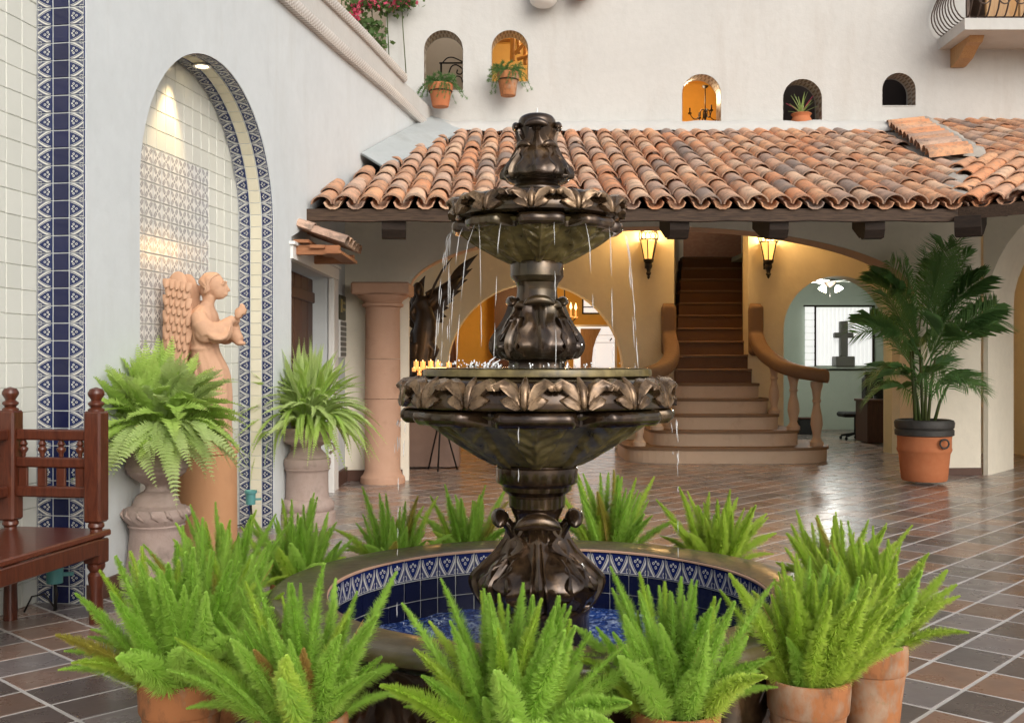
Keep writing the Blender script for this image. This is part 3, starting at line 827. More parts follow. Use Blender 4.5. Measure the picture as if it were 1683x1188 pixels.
# deck, fascia, mortar line against the wall
deck = MB()
deck.prism([(-2.02,RE+.14),(XV+.6,RE+.14),(9.0,15.3),(-1.2,15.3)], 0, .05)
deck.v = [(p[0], p[1], roof_z(p[1])+p[2]-.07) for p in deck.v]
deck.build('roof_deck', M['beam'], roof)
fa = MB(); n = 30; Pp = []
for k in range(n+1):
    x = -2.05+(XV+.15+2.05)*k/n; w = .006*math.sin(k*1.7)
    Pp.append([(x,RE+.02,RZ0-.080+w),(x,RE+.02,RZ0+.04),(x,RE+.10,RZ0+.04),(x,RE+.10,RZ0-.080+w)])
fa.surf(Pp, cu=True, cap0=True, cap1=True); fa.build('fascia', M['fascia'], roof)
rg = MB(); n = 60; Pp = []
for k in range(n+1):
    x = -1.25+6.9*k/n; z = roof_z(15.1)+.15+.010*math.sin(k*1.3)+RNG.uniform(-.006,.006)
    Pp.append([(x,15.21,z+.10),(x,15.05,z+.07),(x,14.86,z-.04),(x,14.84,z-.12)])
rg.surf(Pp); rg.build('mortar_flashing', M['white'], roof, 60)
fl = MB()      # grey flashing sheet between the side wall and the tiles
q = [(wall_x(d)+o, d, roof_z(d)+.10+u) for d in (11.9,13.2,15.15) for (o,u) in ((.02,.20),(.30+max(0,(d-11.9))*.10,.03))]
fl.surf([[q[0],q[1]],[q[2],q[3]],[q[4],q[5]]]); fl.surf([[(p[0],p[1],p[2]-.02) for p in r] for r in ([q[1],q[0]],[q[3],q[2]],[q[5],q[4]])])
fl.build('flashing', M['zinc'], roof)
# right wing roof: a second plane whose eave turns towards us
wd = Vector((.75,-.66,0)).normalized(); wn = Vector((.66,.75,0)).normalized()
wt2, wp2 = MB(), MB(); ci = 0
wing_rot = Matrix.Rotation(math.atan2(wd.y, wd.x), 4, 'Z')
O = Vector((XV+.05, RE, 0))
for i in range(-9, 12):
    for k in range(0, 9):
        p = O+wd*(.1+i*PIT)+wn*(k*EXP*math.cos(RA))
        # stop at the valley line
        vx = O.x+(p.y-O.y)*.42
        if p.x < vx-.02: continue
        if (p-O).dot(wn) > 2.0+.10*i*PIT: continue
        z = RZ0+k*EXP*math.cos(RA)*RS
        Mx = Matrix.Translation((p.x, p.y, z+.085)) @ wing_rot @ Matrix.Rotation(RNG.uniform(-.03,.03),4,'Z') @ Matrix.Rotation(RA+RNG.uniform(-.03,.02),4,'X')
        wt2.add(cover_far.v, cover_far.f, Mx, tint=RNG.random())
        Mp = Matrix.Translation((p.x+wd.x*PIT/2, p.y+wd.y*PIT/2, z+.095)) @ wing_rot @ Matrix.Rotation(RA-.02,4,'X')
        wp2.add(pan.v, pan.f, Mp, tint=RNG.random())
wing_roof = thing('wing_roof', 'short tiled roof at the right edge whose eave turns forward', 'roof')
stuff(wt2.build('barrel_tiles', M['roof_attr'], wing_roof, 40)); stuff(wp2.build('pan_tiles', M['roof_attr'], wing_roof, 40))
def wdeck(i, k, dz): p = O+wd*i+wn*k; return (p.x, p.y, RZ0+k*RS+dz)
MB().surf([[wdeck(0,.02,-.02),wdeck(4,.02,-.02)],[wdeck(0,4.2,-.02),wdeck(4,4.2,-.02)]]).build('roof_deck', M['cement'], wing_roof)
fa = MB(); fa.surf([[wdeck(t,.02,-.080),wdeck(t,.02,.04),wdeck(t,.10,.04),wdeck(t,.10,-.080)] for t in (-.05,1.5,3)], cu=True, cap0=True, cap1=True); fa.build('fascia', M['fascia'], wing_roof)
vl = MB(); Pp = []      # mortar run along the valley between the two planes
for k in range(24):
    d = RE+.15+k*.10; x = O.x+(d-O.y)*.43; w = RNG.uniform(-.03,.03); z = roof_z(d)
    Pp.append([(x-.16+w,d,z+.10),(x-.06+w,d,z+.145+RNG.uniform(-.015,.015)),(x+.07-w,d,z+.145+RNG.uniform(-.015,.015)),(x+.17-w,d,z+.10)])
vl.surf(Pp); vl.build('valley_mortar', M['cement'], wing_roof, 60)
# corbels under the eave
def corbel(x, d, rz, h=.165, L=.75, w=.20):
    o = MB().prism([(0,0),(0,-h*.55),(.05,-h),(.20,-h),(.26,-h*.78),(.34,-h*.80),(L,h*.1),(L,h*.9),(0,h*.1)], -w/2, w/2, Matrix(((0,0,1,0),(1,0,0,0),(0,1,0,0),(0,0,0,1)))).build('corbel', M['beam'], roof, None, Matrix.Translation((x, d, RZ0-.07)) @ RZ(rz))
for px in (648, 1116, 1279, 1436):
    corbel(W(px, 370, RE+.1).x, RE+.06, 0.10 if px < 700 else (-.15 if px > 1300 else 0), w=.24 if px == 648 else .19)
o = MB().prism([(0,0),(0,-.09),(.05,-.165),(.20,-.165),(.26,-.13),(.34,-.13),(.75,.02),(.75,.15),(0,.02)], -.12, .12, Matrix(((0,0,1,0),(1,0,0,0),(0,1,0,0),(0,0,0,1)))).build('corbel', M['beam'], wing_roof, None, Matrix.Translation((W(1590,370,RE-.12).x, RE-.12, RZ0-.07)) @ RZ(-.5))
# raised roof section at the upper right
rr = thing('raised_roof', 'raised smaller tiled roof at right with crosswise verge tiles and grey mortar', 'roof')
RA0, RB0 = Vector((4.97, 12.40)), Vector((5.44, 15.10))         # lower and upper end of its verge
def rz2(d): return roof_z(d)+.10
def eave_d(x): return RA0.y-(x-RA0.x)*.42
p2 = MB()
for i in range(0, 15):
    x = RA0.x+.80+i*.232
    for k in range(9):
        d = eave_d(x)+k*EXP*math.cos(RA)
        if d > 15.0: break
        if x < RA0.x+(d-RA0.y)*.17+.66: continue
        Mx = Matrix.Translation((x, d, rz2(d)+.085)) @ Matrix.Rotation(RNG.uniform(-.03,.03),4,'Z') @ Matrix.Rotation(RA+RNG.uniform(-.03,.03),4,'X') @ Matrix.Rotation(RNG.uniform(-.05,.05),4,'Y')
        link('tile', cover[k % 3], rr, Mx)
        p2.add(pan.v, pan.f, Matrix.Translation((x+.116, d-.03, rz2(d)+.095)) @ Matrix.Rotation(RA-.02,4,'X'), tint=RNG.random())
stuff(p2.build('pan_tiles', M['roof_attr'], rr, 40))
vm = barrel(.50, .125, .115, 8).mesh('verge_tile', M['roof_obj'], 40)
for k in range(12):
    u = (k+.3)/12; c = RA0.lerp(RB0, u)
    link('verge_tile', vm, rr, Matrix.Translation((c.x+.02+RNG.uniform(-.015,.015), c.y, rz2(c.y)+.06)) @ RZ(-PI/2-.17+RNG.uniform(-.04,.04)) @ Matrix.Rotation(.08,4,'X') @ Matrix.Rotation(RA*.9,4,'Y'))
cm = MB(); Pp = []; n = 26
for k in range(n+1):
    u = k/n; c = RA0.lerp(RB0, u); w = RNG.uniform(-.035,.035); z = rz2(c.y)
    Pp.append([(c.x+.44+w,c.y,z+.08),(c.x+.48+w,c.y,z+.17),(c.x+.58,c.y,z+.205+RNG.uniform(-.02,.02)),(c.x+.68-w,c.y,z+.17),(c.x+.74-w,c.y,z+.06)])
cm.surf(Pp, cap0=True); cm.build('mortar_ridge', M['cement'], rr, 60)
dk = MB(); dk.prism([(RA0.x,RA0.y+.02),(9,eave_d(9)+.02),(10.5,15.2),(RB0.x,15.2)], 0, .25); dk.v = [(p[0],p[1],rz2(p[1])+p[2]-.25) for p in dk.v]; dk.build('roof_deck', M['cement'], rr)
fa = MB(); Pp = []
for k in range(13):
    x = RA0.x-.02+k*.34; d = eave_d(x); z = rz2(d)
    Pp.append([(x,d-.03,z-.15),(x,d-.03,z+.02),(x,d+.05,z+.02),(x,d+.05,z-.15)])
fa.surf(Pp, cu=True, cap0=True, cap1=True); fa.build('fascia', M['fascia'], rr)

# small canopy over the door
can = thing('door_canopy', 'little tiled canopy on rough boards above the doorway', 'canopy', (XB, 9.93, 2.74), PI/2)
for k in range(5):
    link('tile', cover[k % 3], can, Matrix.Translation((.12+k*.21, -.52, -.085)) @ Matrix.Rotation(.33+RNG.uniform(-.03,.03),4,'X') @ RZ(RNG.uniform(-.03,.03)))
    link('tile', cover[(k+1) % 3], can, Matrix.Translation((.12+k*.21, -.20, .035)) @ Matrix.Rotation(.33,4,'X') @ Matrix.Scale(.6,4,(0,1,0)))
bd = MB()
for k in range(3): MB().box((.50, -.11-.155*k, -.02-.052*k-.05), (1.06,.145,.03), M=None).build('board', M['board'], can)
MB().box((.05,-.24,-.15), (.08,.46,.09)).box((.95,-.24,-.15), (.08,.46,.09)).build('bracket', M['board'], can)
# ------------------------------------------------------------------ fountain
FK = 357.1
def fz(py): return EYE-(py-CY)/FK
def fr_(px): return px/FK
fountain = thing('tiered_fountain', 'tall three tiered dark bronze fountain with carved leaves in a round blue tiled basin', 'fountain', FC)
def prof(pts, n=None):
    P = [(fr_(r), fz(y)) for r, y in pts]
    return P if n is None else spline(P, n)
def smooth_gap(a, k, ph, w):      # 1 on a leaf, 0 in the gap between leaves
    t = ((a-ph)*k/(2*PI)) % 1.0
    t = abs(t-.5)*2                # 1 at the leaf centre, 0 at the gap
    return max(0, min(1, t/w))
def ss(x): x = max(0, min(1, x)); return x*x*(3-2*x)

def bowl(mb, band, lip, body, k, ph, n=240, nm='bowl_underside'):
    """band: smooth ring that carries the motifs; lip and body: k leaves whose tips curl out"""
    mb.lathe(prof(band), n)
    lipP = prof(lip, 10); r0 = min(r for r, z in lipP)
    def flip(r, z, a):
        g = ss(smooth_gap(a, k, ph, .42)); return (r0-.05)+(r-r0+.05)*(.12+.88*g)-.004*math.sin(a*k*3)
    mb.lathe(lipP, n, fn=flip)
    bP = prof(body, 46); zt, zb = bP[0][1], bP[-1][1]
    def fbody(r, z, a):
        t = ((a-ph)*k/(2*PI)) % 1.0; q = abs(t-.5)*2         # q = 1 at leaf centre
        u = (zt-z)/(zt-zb)
        s = r/bP[0][0]
        edge = .22+.45*u*u                                   # leaf narrows towards the foot
        leaf = ss((q-edge)/.10)
        rib = math.exp(-((1-q)/.07)**2)
        vein = .5+.5*math.cos((u*5.2+(1-q)*1.9)*2*PI)
        cup = ss((1-q)/.75)
        h = -.038*(1-leaf)*s+leaf*(.024*rib*s+.022*(vein**1.5)*s*(1-rib)*ss((1-q)/.2)-.020*cup*s+.012)
        return r+h
    u_ = MB(); u_.lathe(bP, n, fn=fbody); u_.build(nm, M['olive_bronze'], fountain, 40)

# lower bowl
b2 = MB()
bowl(b2, [(150,616),(176,616.5),(184,621),(198,622),(208,627),(215,637),(219,650),(221,660),(218,666),(206,667.5),(200,668)],
     [(200,667),(214,669),(220,671),(223,677),(222,684),(216,690),(210,692),(190,688)],
     [(200,676),(183,687),(165,700),(146,714),(128,727),(108,740),(92,750),(78,758),(66,764)], 8, R(-92))
b2.build('lower_bowl', M['bronze'], fountain, 40)
MB().lathe(prof([(60,605),(180,605),(186,607),(187,612),(187,617),(180,619)]), 96).build('lower_bowl_plate', M['olive_bronze'], fountain, 40)
MB().lathe([(.12,fz(604.0)),(.30,fz(603.6)),(.44,fz(603.8)),(fr_(183),fz(604.6))], 64).build('lower_bowl_water', M['bowl_water'], fountain, 60)
# upper bowl
b1 = MB()
bowl(b1, [(60,325),(104,326),(118,328),(125,331),(131,338),(134,348),(136,355),(134,361),(128,364),(122,365)],
     [(122,365),(132,367),(138,370),(140,376),(138,383),(131,386),(120,384)],
     [(126,371),(114,386),(102,397),(88,407),(73,416),(60,424),(48,430),(40,434)], 8, R(-88), 200)
b1.build('upper_bowl', M['bronze'], fountain, 40)
MB().lathe([(.05,fz(326)),(.2,fz(325.4)),(fr_(110),fz(325.8))], 48).build('upper_bowl_water', M['bowl_water'], fountain, 60)

# rim motifs: bud, two curled upper lobes, two lower petals (unit: width 1, height 1, on the plane x / z, y out)
def motif_mesh(name, w, h, r, slope):
    mb = MB()
    def blob(x, z, sx, sz, sy, rot=0, y=0):
        mb.ball((x*w, y, z*h), (sx*w, sy, sz*h), 12, 8, rot=Matrix.Rotation(rot, 4, 'Y'))
    def petal(pts, wid, th, lift):
        # a leaf ribbon along pts (x, z) with a raised middle
        P = []; n = len(pts)
        for i, (x, z) in enumerate(pts):
            a = Vector(pts[max(i-1,0)]); b = Vector(pts[min(i+1,n-1)]); t = (b-a).normalized(); nx = Vector((-t.y, t.x))
            ww = wid[i]; row = []
            for q in (-1,-.8,-.45,0,.45,.8,1):
                y = (1-q*q)*th*.55+lift[i]+(.35*th if abs(q) == .8 else 0)-(.012 if abs(q) == 1 else 0)
                row.append(((x+nx.x*ww*q)*w, -y, (z+nx.y*ww*q)*h))
            P.append(row)
        mb.surf(P)
    blob(0, .04, .085, .50, .022, 0, -.006)
    blob(-.085, -.06, .045, .40, .014, .10, -.003); blob(.085, -.06, .045, .40, .014, -.10, -.003)
    for s in (-1, 1):
        petal([(s*.10,-.42),(s*.20,-.25),(s*.30,-.12),(s*.40,-.16)], [.05,.15,.15,.03], .034, [0,.006,.010,0])
        petal([(s*.09,-.28),(s*.17,.02),(s*.27,.24),(s*.37,.34),(s*.46,.26),(s*.45,.12)], [.04,.11,.15,.15,.11,.04], .038, [0,.006,.018,.034,.036,.020])
        blob(s*.36, .30, .13, .17, .018, 0, -.008)
    # bend onto the ring
    out = []
    for (x, y, z) in mb.v:
        rr = r-y+slope(z)
        out.append((rr*math.sin(x/r), -rr*math.cos(x/r), z))
    mb.v = out
    return mb.mesh(name, M['highlit'], 60)
mz2 = fz(643); mz1 = fz(346)
m2 = motif_mesh('rim_leaf', .232, .138, .590, lambda z: .012-.24*z-1.6*max(0, z-.01)**2*6)
m1 = motif_mesh('rim_leaf', .182, .098, .370, lambda z: .007-.24*z-2.0*max(0, z-.005)**2*7)
for k in range(16): link('rim_leaf', m2, fountain, Matrix.Translation((0,0,mz2)) @ RZ(2*PI*k/16-R(6.2)))
for k in range(12): link('rim_leaf', m1, fountain, Matrix.Translation((0,0,mz1)) @ RZ(2*PI*k/12-R(5)))

# stems with wrapped acanthus leaves
def interp(P, s):
    i = min(int(s*(len(P)-1)), len(P)-2); u = s*(len(P)-1)-i
    return P[i][0]*(1-u)+P[i+1][0]*u, P[i][1]*(1-u)+P[i+1][1]*u
def leaf_on(mb, P, a0, s0, s1, wid, th, lobes=0, n=30):
    """a raised leaf over the profile P (bottom -> top), between s0 and s1; wid(u) half width in metres"""
    rows = []
    qs = (-1,-.93,-.75,-.5,-.25,-.10,0,.10,.25,.5,.75,.93,1)
    for i in range(n+1):
        u = i/n; r, z = interp(P, s0+(s1-s0)*u); row = []
        w = wid(u)*(1+.22*math.sin(u*lobes*2*PI) if lobes else 1)
        for q in qs:
            e = abs(q)
            hgt = th*(.22+.95*math.exp(-((e-.84)/.15)**2)+1.0*math.exp(-(e/.11)**2)-.20*math.exp(-((e-.42)/.2)**2))
            if e == 1: hgt = -.008
            hgt *= min(1, u/.06, (1-u)/.03+.3)
            a = a0+q*w/max(r,.03)
            row.append(((r+hgt)*math.cos(a), (r+hgt)*math.sin(a), z))
        rows.append(row)
    mb.surf(rows, cap0=True, cap1=True)
def scroll(mb, a, r, z, w, h, dep):
    """mushroom-like curled leaf tip, drooping at both ends"""
    rows = []
    n = 16
    for i in range(n+1):
        q = -1+2*i/n; e = math.sqrt(max(0, 1-q*q)); e = max(e, .05)
        y = q*w; zz = z-.30*h*q*q
        row = []
        for k in range(12):
            t = 2*PI*k/12
            rad = r+dep*.5+dep*.55*e*math.cos(t)
            row.append((rad, y, zz+h*.52*e*math.sin(t)*(1.0 if math.sin(t) > 0 else .8)))
        rows.append(row)
    mb.surf(rows, cu=True, cap0=True, cap1=True, M=RZ(a))
def stem(name, body, leaves, scr, n=128, flute=None):
    P = spline([(fr_(r), fz(y)) for r, y in body], 60)
    b = MB(); b.lathe(P, n, fn=flute); b.build(name+'_body', M['bronze'], fountain, 35)
    for (a, s0, s1, wid, th, lobes) in leaves:
        l = MB(); leaf_on(l, P, a, s0, s1, wid, th, lobes); l.build('acanthus_leaf', M['bronze'], fountain, 60)
    for (a, r, y, w, h, dep) in scr:
        l = MB(); scroll(l, a, fr_(r), fz(y), fr_(w), fr_(h), fr_(dep))
        l.tube(spline([(fr_(r-14),0,fz(y+h*1.5)),(fr_(r-8),0,fz(y+h*.9)),(fr_(r+2),0,fz(y+h*.35)),(fr_(r+dep*.45),0,fz(y))],8), [fr_(h*.30)]*8, 10, M=RZ(a), flat=1.9); l.build('leaf_scroll', M['bronze'], fountain, 60)
FR = -PI/2      # the angle that faces us
# pedestal in the pool
MB().lathe(prof([(40,990),(84,990),(88,994),(88,1000),(86,1004),(86,1060),(40,1062)]), 64).build('plinth', M['bronze'], fountain, 30)
big = lambda u: fr_(58*(1-u)**.8*(.35+.65*min(1,u*5))+26)
mid = lambda u: fr_(44*min(1,u*4)*(1-u*.75)+4)
slim = lambda u: fr_(15*(1-u)+5)
stem('pedestal', [(74,1000),(80,988),(88,975),(95,958),(93,943),(76,925),(55,905),(41,885),(36,868),(36,852),(42,838),(46,820),(48,808)],
     [(FR+k*PI/2, .06, .72, big, .036, 3.0) for k in range(4)]+[(FR+PI/4+k*PI/2, .03, .50, mid, .038, 2.0) for k in range(4)]+[(FR+k*PI/2, .02, .60, slim, .040, 0) for k in range(4)],
     [(FR+k*PI/2, 47, 849, 38, 30, 28) for k in range(4)], flute=lambda r, z, a: r-.030*abs(math.sin(4*a))**.7*ss((fz(860)-z)/.1))
cl = MB(); cl.lathe(prof([(46,832),(47,812),(57,804),(58,797),(66,792),(67,790),(67,767),(65,764),(70,762),(60,758)]), 96); cl.build('collar', M['bronze'], fountain, 30)
# middle stem
big2 = lambda u: fr_(38*(1-u)**.8*(.4+.6*min(1,u*5))+15)
mid2 = lambda u: fr_(28*min(1,u*4)*(1-u*.7)+3)
stem('middle_stem', [(47,604),(47,596),(51,592),(60,587),(67,577),(69,567),(66,556),(58,543),(49,530),(42,516),(37,502),(34,488),(33,474),(36,464)],
     [(FR+R(4)+k*PI/2, .16, .80, big2, .025, 2.5) for k in range(4)]+[(FR+R(49)+k*PI/2, .13, .66, mid2, .030, 2.0) for k in range(4)],
     [(FR+R(4)+k*PI/2, 33, 496, 26, 18, 18) for k in range(4)]+[(FR+R(49)+k*PI/2, 33, 503, 15, 14, 14) for k in range(4)],
     flute=lambda r, z, a: r-.014*abs(math.sin(4*(a-R(4))))*ss((fz(520)-z)/.08))
MB().lathe(prof([(30,470),(36,465),(40,461),(42,458),(43,456),(44,455),(44,434),(43,432),(38,430)]), 64).build('collar', M['bronze'], fountain, 30)
# finial
big3 = lambda u: fr_(24*(1-u)**.8*(.4+.6*min(1,u*5))+12)
stem('finial', [(42,325),(43,312),(38,307),(36,304),(46,300),(53,293),(53,284),(47,274),(38,263),(31,251),(26,240),(25,230),(27,220),(30,211),(31,204),(30,198),(25,192),(13,188),(2,187)],
     [(FR-R(3)+k*PI/2, .24, .70, big3, .019, 2.0) for k in range(4)]+[(FR+R(42)+k*PI/2, .22, .52, lambda u: fr_(18*min(1,u*4)*(1-u*.6)+3), .022, 2.0) for k in range(4)],
     [(FR-R(3)+k*PI/2, 28, 209, 20, 15, 13) for k in range(4)]+[(FR+R(42)+k*PI/2, 24, 241, 16, 13, 13) for k in range(4)], 96)
MB().tube([(0,0,fz(188)),(0,0,fz(178))], [.006,.004], 8).build('nozzle', M['paint'], fountain, 40)

# basin
BO = BC-FC
basin_z, RI, RO = .48, 1.0, 1.265
def blathe(pts, n=128, fn=None): return MB().lathe(pts, n, (BO.x, BO.y, 0), fn)
def carved(r, z, a):
    k = 22; t = (a*k/(2*PI)) % 1; q = abs(t-.5)*2; u = z/.40
    return r+.022*ss((q-.15)/.3)*math.sin(PI*min(1,max(0,u)))+.010*math.exp(-((1-q)/.12)**2)*math.sin(PI*min(1,max(0,u)))+.006*math.cos((u*3+q)*2*PI)*ss((q-.2)/.3)
op = spline([(1.17,0),(1.19,.03),(1.20,.06),(1.14,.12),(1.13,.22),(1.16,.32),(1.20,.385),(1.215,.40)], 26)
blathe(op, 264, carved).build('basin_wall', M['bronze'], fountain, 50)
blathe([(1.20,.405),(1.24,.425),(RO,.435),(RO+.004,.455),(RO-.008,.474),(RO-.03,basin_z),(1.14,basin_z+.004),(RI+.03,basin_z),(RI+.004,basin_z-.006),(RI,basin_z-.020)], 160, lambda r,z,a: r+.003*math.sin(a*7)).build('basin_rim', M['rim'], fountain, 50)
blathe([(RI+.004,basin_z-.008),(RI-.004,basin_z-.012),(RI-.004,basin_z-.020),(RI+.006,basin_z-.022)], 128).build('rim_bead', M['cantera'], fountain, 50)
blathe([(RI+.012,basin_z-.01),(RI+.012,-.0)], 96).build('basin_liner', M['t_grout'], fountain, 60)
nb = 58; bw = 2*PI*RI/nb
btm = tile_mesh('border_tile', .112, bw-.003, M['t_pat_basin'])
nvm = tile_mesh('navy_tile', bw-.003, .105, M['t_navy_wet'])
for k in range(nb):
    a = 2*PI*(k+.5)/nb
    if -PI*.85 < a-2*PI < -PI*.15: pass
    T = Matrix.Translation((BO.x+(RI+.010)*math.cos(a), BO.y+(RI+.010)*math.sin(a), 0))
    # u of the border tile runs downward: flat side at the rim, tip of the leaf below
    link('border_tile', btm, fountain, T @ Matrix.Translation((0,0,basin_z-.080)) @ RZ(a-PI/2) @ Matrix.Rotation(PI/2,4,'Y'))
    for q in range(2): link('navy_tile', nvm, fountain, T @ Matrix.Translation((0,0,basin_z-.192-q*.108)) @ RZ(a-PI/2))
wv = MB(); P = []
for i in range(40):
    r = .02+(RI+.006)*i/39
    P.append([(BO.x+r*math.cos(2*PI*k/96), BO.y+r*math.sin(2*PI*k/96), .150+.007*math.sin(r*40-3)+.006*math.sin(k*.9+r*17)+.005*math.sin(k*2.3-r*31)) for k in range(96)])
wv.surf(P, cu=True); wv.build('pool_water', M['pool'], fountain, 180)

# falling water: broken strands from both lips, and splash drops
fw = MB(); rg_ = random.Random(5)
def strand(a, r0, z0, z1, vr, seg):
    z = z0
    while z > z1:
        L = min(rg_.uniform(*seg), z-z1)
        pts = []
        for q in range(5):
            zz = z-L*q/4; t = math.sqrt(max(0, (z0-zz))*2/9.8); r = r0+vr*t
            pts.append((r*math.cos(a)+.0015*rg_.uniform(-1,1), r*math.sin(a), zz))
        w = rg_.uniform(.0013,.0025)
        fw.tube(pts, [.0004,w,w*1.15,w,.0004], 6)
        z -= L+rg_.uniform(.02,.13)
for a in (178,182,187,191,196,214,246,279,300,321,345,349,357,3): strand(R(a), fr_(142), fz(384), fz(604), rg_.uniform(-.02,.22), (.06,.22))
strand(R(224), fr_(138), fz(382), fz(604), .30, (.16,.34)); strand(R(228), fr_(138), fz(382), fz(604), -.05, (.16,.34))
for a in (179,184,190,197,206,335,343,348,353,358,262): strand(R(a), fr_(227), fz(688), fz(1000) if rg_.random() < .4 else fz(rg_.uniform(720,800)), rg_.uniform(0,.10), (.025,.09))
stuff(fw.build('falling_water', M['fall'], fountain, 180))
sp_ = MB()
for k in range(260):
    if k < 110:
        a, r, z = rg_.uniform(0,2*PI), rg_.uniform(.16,.50), fz(603)+abs(rg_.gauss(0,.012))
        if rg_.random() < .5: a = rg_.gauss(R(205), .25); r = rg_.uniform(.2,.42)
        s = rg_.uniform(.0015,.005)
    else:
        a, r, z = rg_.uniform(0,2*PI), rg_.uniform(.45,.90), .155+abs(rg_.gauss(0,.018)); s = rg_.uniform(.0015,.0045)
    sp_.ball((r*math.cos(a), r*math.sin(a), z), (s, s, s*rg_.uniform(.8,2.2)), 6, 4)
for (a, h) in ((R(205),.05),(R(214),.035),(R(300),.03)):
    sp_.tube([(.25*math.cos(a),.25*math.sin(a),fz(604)),(.24*math.cos(a+.05),.24*math.sin(a+.05),fz(604)+h*.6),(.22*math.cos(a+.12),.22*math.sin(a+.12),fz(604)+h)], [.006,.004,.001], 6)
stuff(sp_.build('splash_drops', M['splash'], fountain, 180))
# ------------------------------------------------------------------ foxtail ferns in pots round the basin
def foxtail(seed, L, Rm, bend, n=2300):
    rg = random.Random(seed); mb = MB()
    def spine(s):
        x = bend*L*s*s*.75; z = L*(s-.28*abs(bend)*s*s)
        return Vector((x, .02*L*math.sin(s*5+seed), z))
    def wid(s):
        if s < .16: return .35+.65*ss(s/.16)
        return (1-((s-.16)/.84)**1.7)*.96+.04
    mb.tube([spine(k/8) for k in range(9)], [Rm*.30*wid(k/8)+.0008 for k in range(9)], 5, tint=.1)  # dark core: inner shade put into its tint
    lump = [rg.uniform(.55,1.25) for _ in range(400)]
    for k in range(n):
        s = (rg.random()**.85)*.985+.01
        p = spine(s); t = (spine(min(1, s+.02))-spine(max(0, s-.02))).normalized()
        a = t.orthogonal().normalized(); b = t.cross(a); f = rg.uniform(0, 2*PI)
        o = (a*math.cos(f)+b*math.sin(f))
        d = (o*1.0+t*rg.uniform(.15,.9)).normalized()
        w = lump[(int(s*34)*9+int(f/(2*PI)*9)) % 400]          # side shoots: tufts of needles
        l = Rm*wid(s)*rg.uniform(.8,1.1)*w+.004
        q = t.cross(o).normalized()*rg.uniform(.0009,.0015)
        p0 = p+o*Rm*.22*wid(s)
        mb.add([p0-q, p0+q, p0+d*l*.6+q*.9, p0+d*l, p0+d*l*.6-q*.9], [(0,1,2,3,4)], tint=max(0,min(1,.15+.75*(w-.5)+rg.uniform(-.2,.25))))  # shade between tufts and light on them put into the tint
    return mb
fox = []
for k, (L, Rm, bend) in enumerate(((.45,.041,.10),(.42,.044,.28),(.37,.041,.50),(.50,.038,.16),(.36,.038,.55),(.42,.045,-.12),(.30,.034,.25),(.40,.035,.75))):
    fox.append(foxtail(100+k, L, Rm, bend))
fox_m = {key: [f.mesh('frond', M[key]) for f in fox] for key in ('foxtail','foxtail_pale')}
fox_old = fox[1].mesh('frond', M['foxtail_old'])
pot_prof = [(.0,.0),(.112,.0),(.118,.006),(.128,.10),(.138,.19),(.141,.205),(.140,.213),(.146,.216),(.150,.225),(.154,.30),(.155,.328),(.152,.338),(.144,.340),(.138,.332),(.134,.29),(.02,.285)]
pot_meshes = []
for v in range(4):
    w = random.Random(v); ph = w.uniform(0,6); am = .0025
    pot_meshes.append(MB().lathe(pot_prof, 40, fn=lambda r,z,a: r*(1+am/.14*math.sin(2*a+ph)+.006*math.sin(z*30+ph+a))).mesh('pot', M['pot'], 38))
soil_m = MB().lathe([(.136,.300),(.09,.312),(.0005,.318)], 20).mesh('soil', M['soil'], 60)
PLANTS = [
 # X, depth, fronds, size, key, spread, label
 (-1.227,3.84,66,1.14,'foxtail',1.0,'large foxtail fern in a stained pot in front of the bench leg and urn'),
 (-.70,3.44,58,1.06,'foxtail',1.15,'foxtail fern with two orange brown fronds in a low clay pot at the bottom edge'),
 (.0,3.28,72,1.05,'foxtail',1.32,'wide low foxtail fern directly in front of the fountain pedestal, its pot out of sight'),
 (.554,3.50,56,1.05,'foxtail',1.0,'foxtail fern in a clay pot right in front of the pool water'),
 (1.10,3.84,62,1.12,'foxtail_pale',.9,'yellow green foxtail fern in a whitish stained clay pot just left of the darker pot'),
 (1.507,4.35,56,1.12,'foxtail_pale',.95,'foxtail fern in the dark brown stained pot farthest toward the open tiled floor'),
 (1.60,5.10,44,1.10,'foxtail_pale',.9,'yellow green foxtail fern rising behind the dark stained pot beside the basin'),
 (1.20,6.10,36,1.0,'foxtail_pale',.95,'small foxtail fern behind the basin, in line with the staircase railing'),
 (.60,6.35,38,1.12,'foxtail',.9,'foxtail fern behind the basin rim below the first stair step'),
 (-.27,6.30,34,1.0,'foxtail',.9,'foxtail fern behind the basin rim just beside the fountain pedestal, on the column side'),
 (-.69,6.00,42,.98,'foxtail',1.15,'spreading foxtail fern behind the basin below the stone column'),
 (-1.13,5.50,42,1.04,'foxtail',.95,'foxtail fern beside the basin in front of the smaller fern urn'),
 (-1.42,5.02,40,1.02,'foxtail',.9,'foxtail fern in front of the angel pedestal'),
 (-1.24,4.40,46,.98,'foxtail',.9,'foxtail fern crowded between the basin rim and the large stained pot'),
]
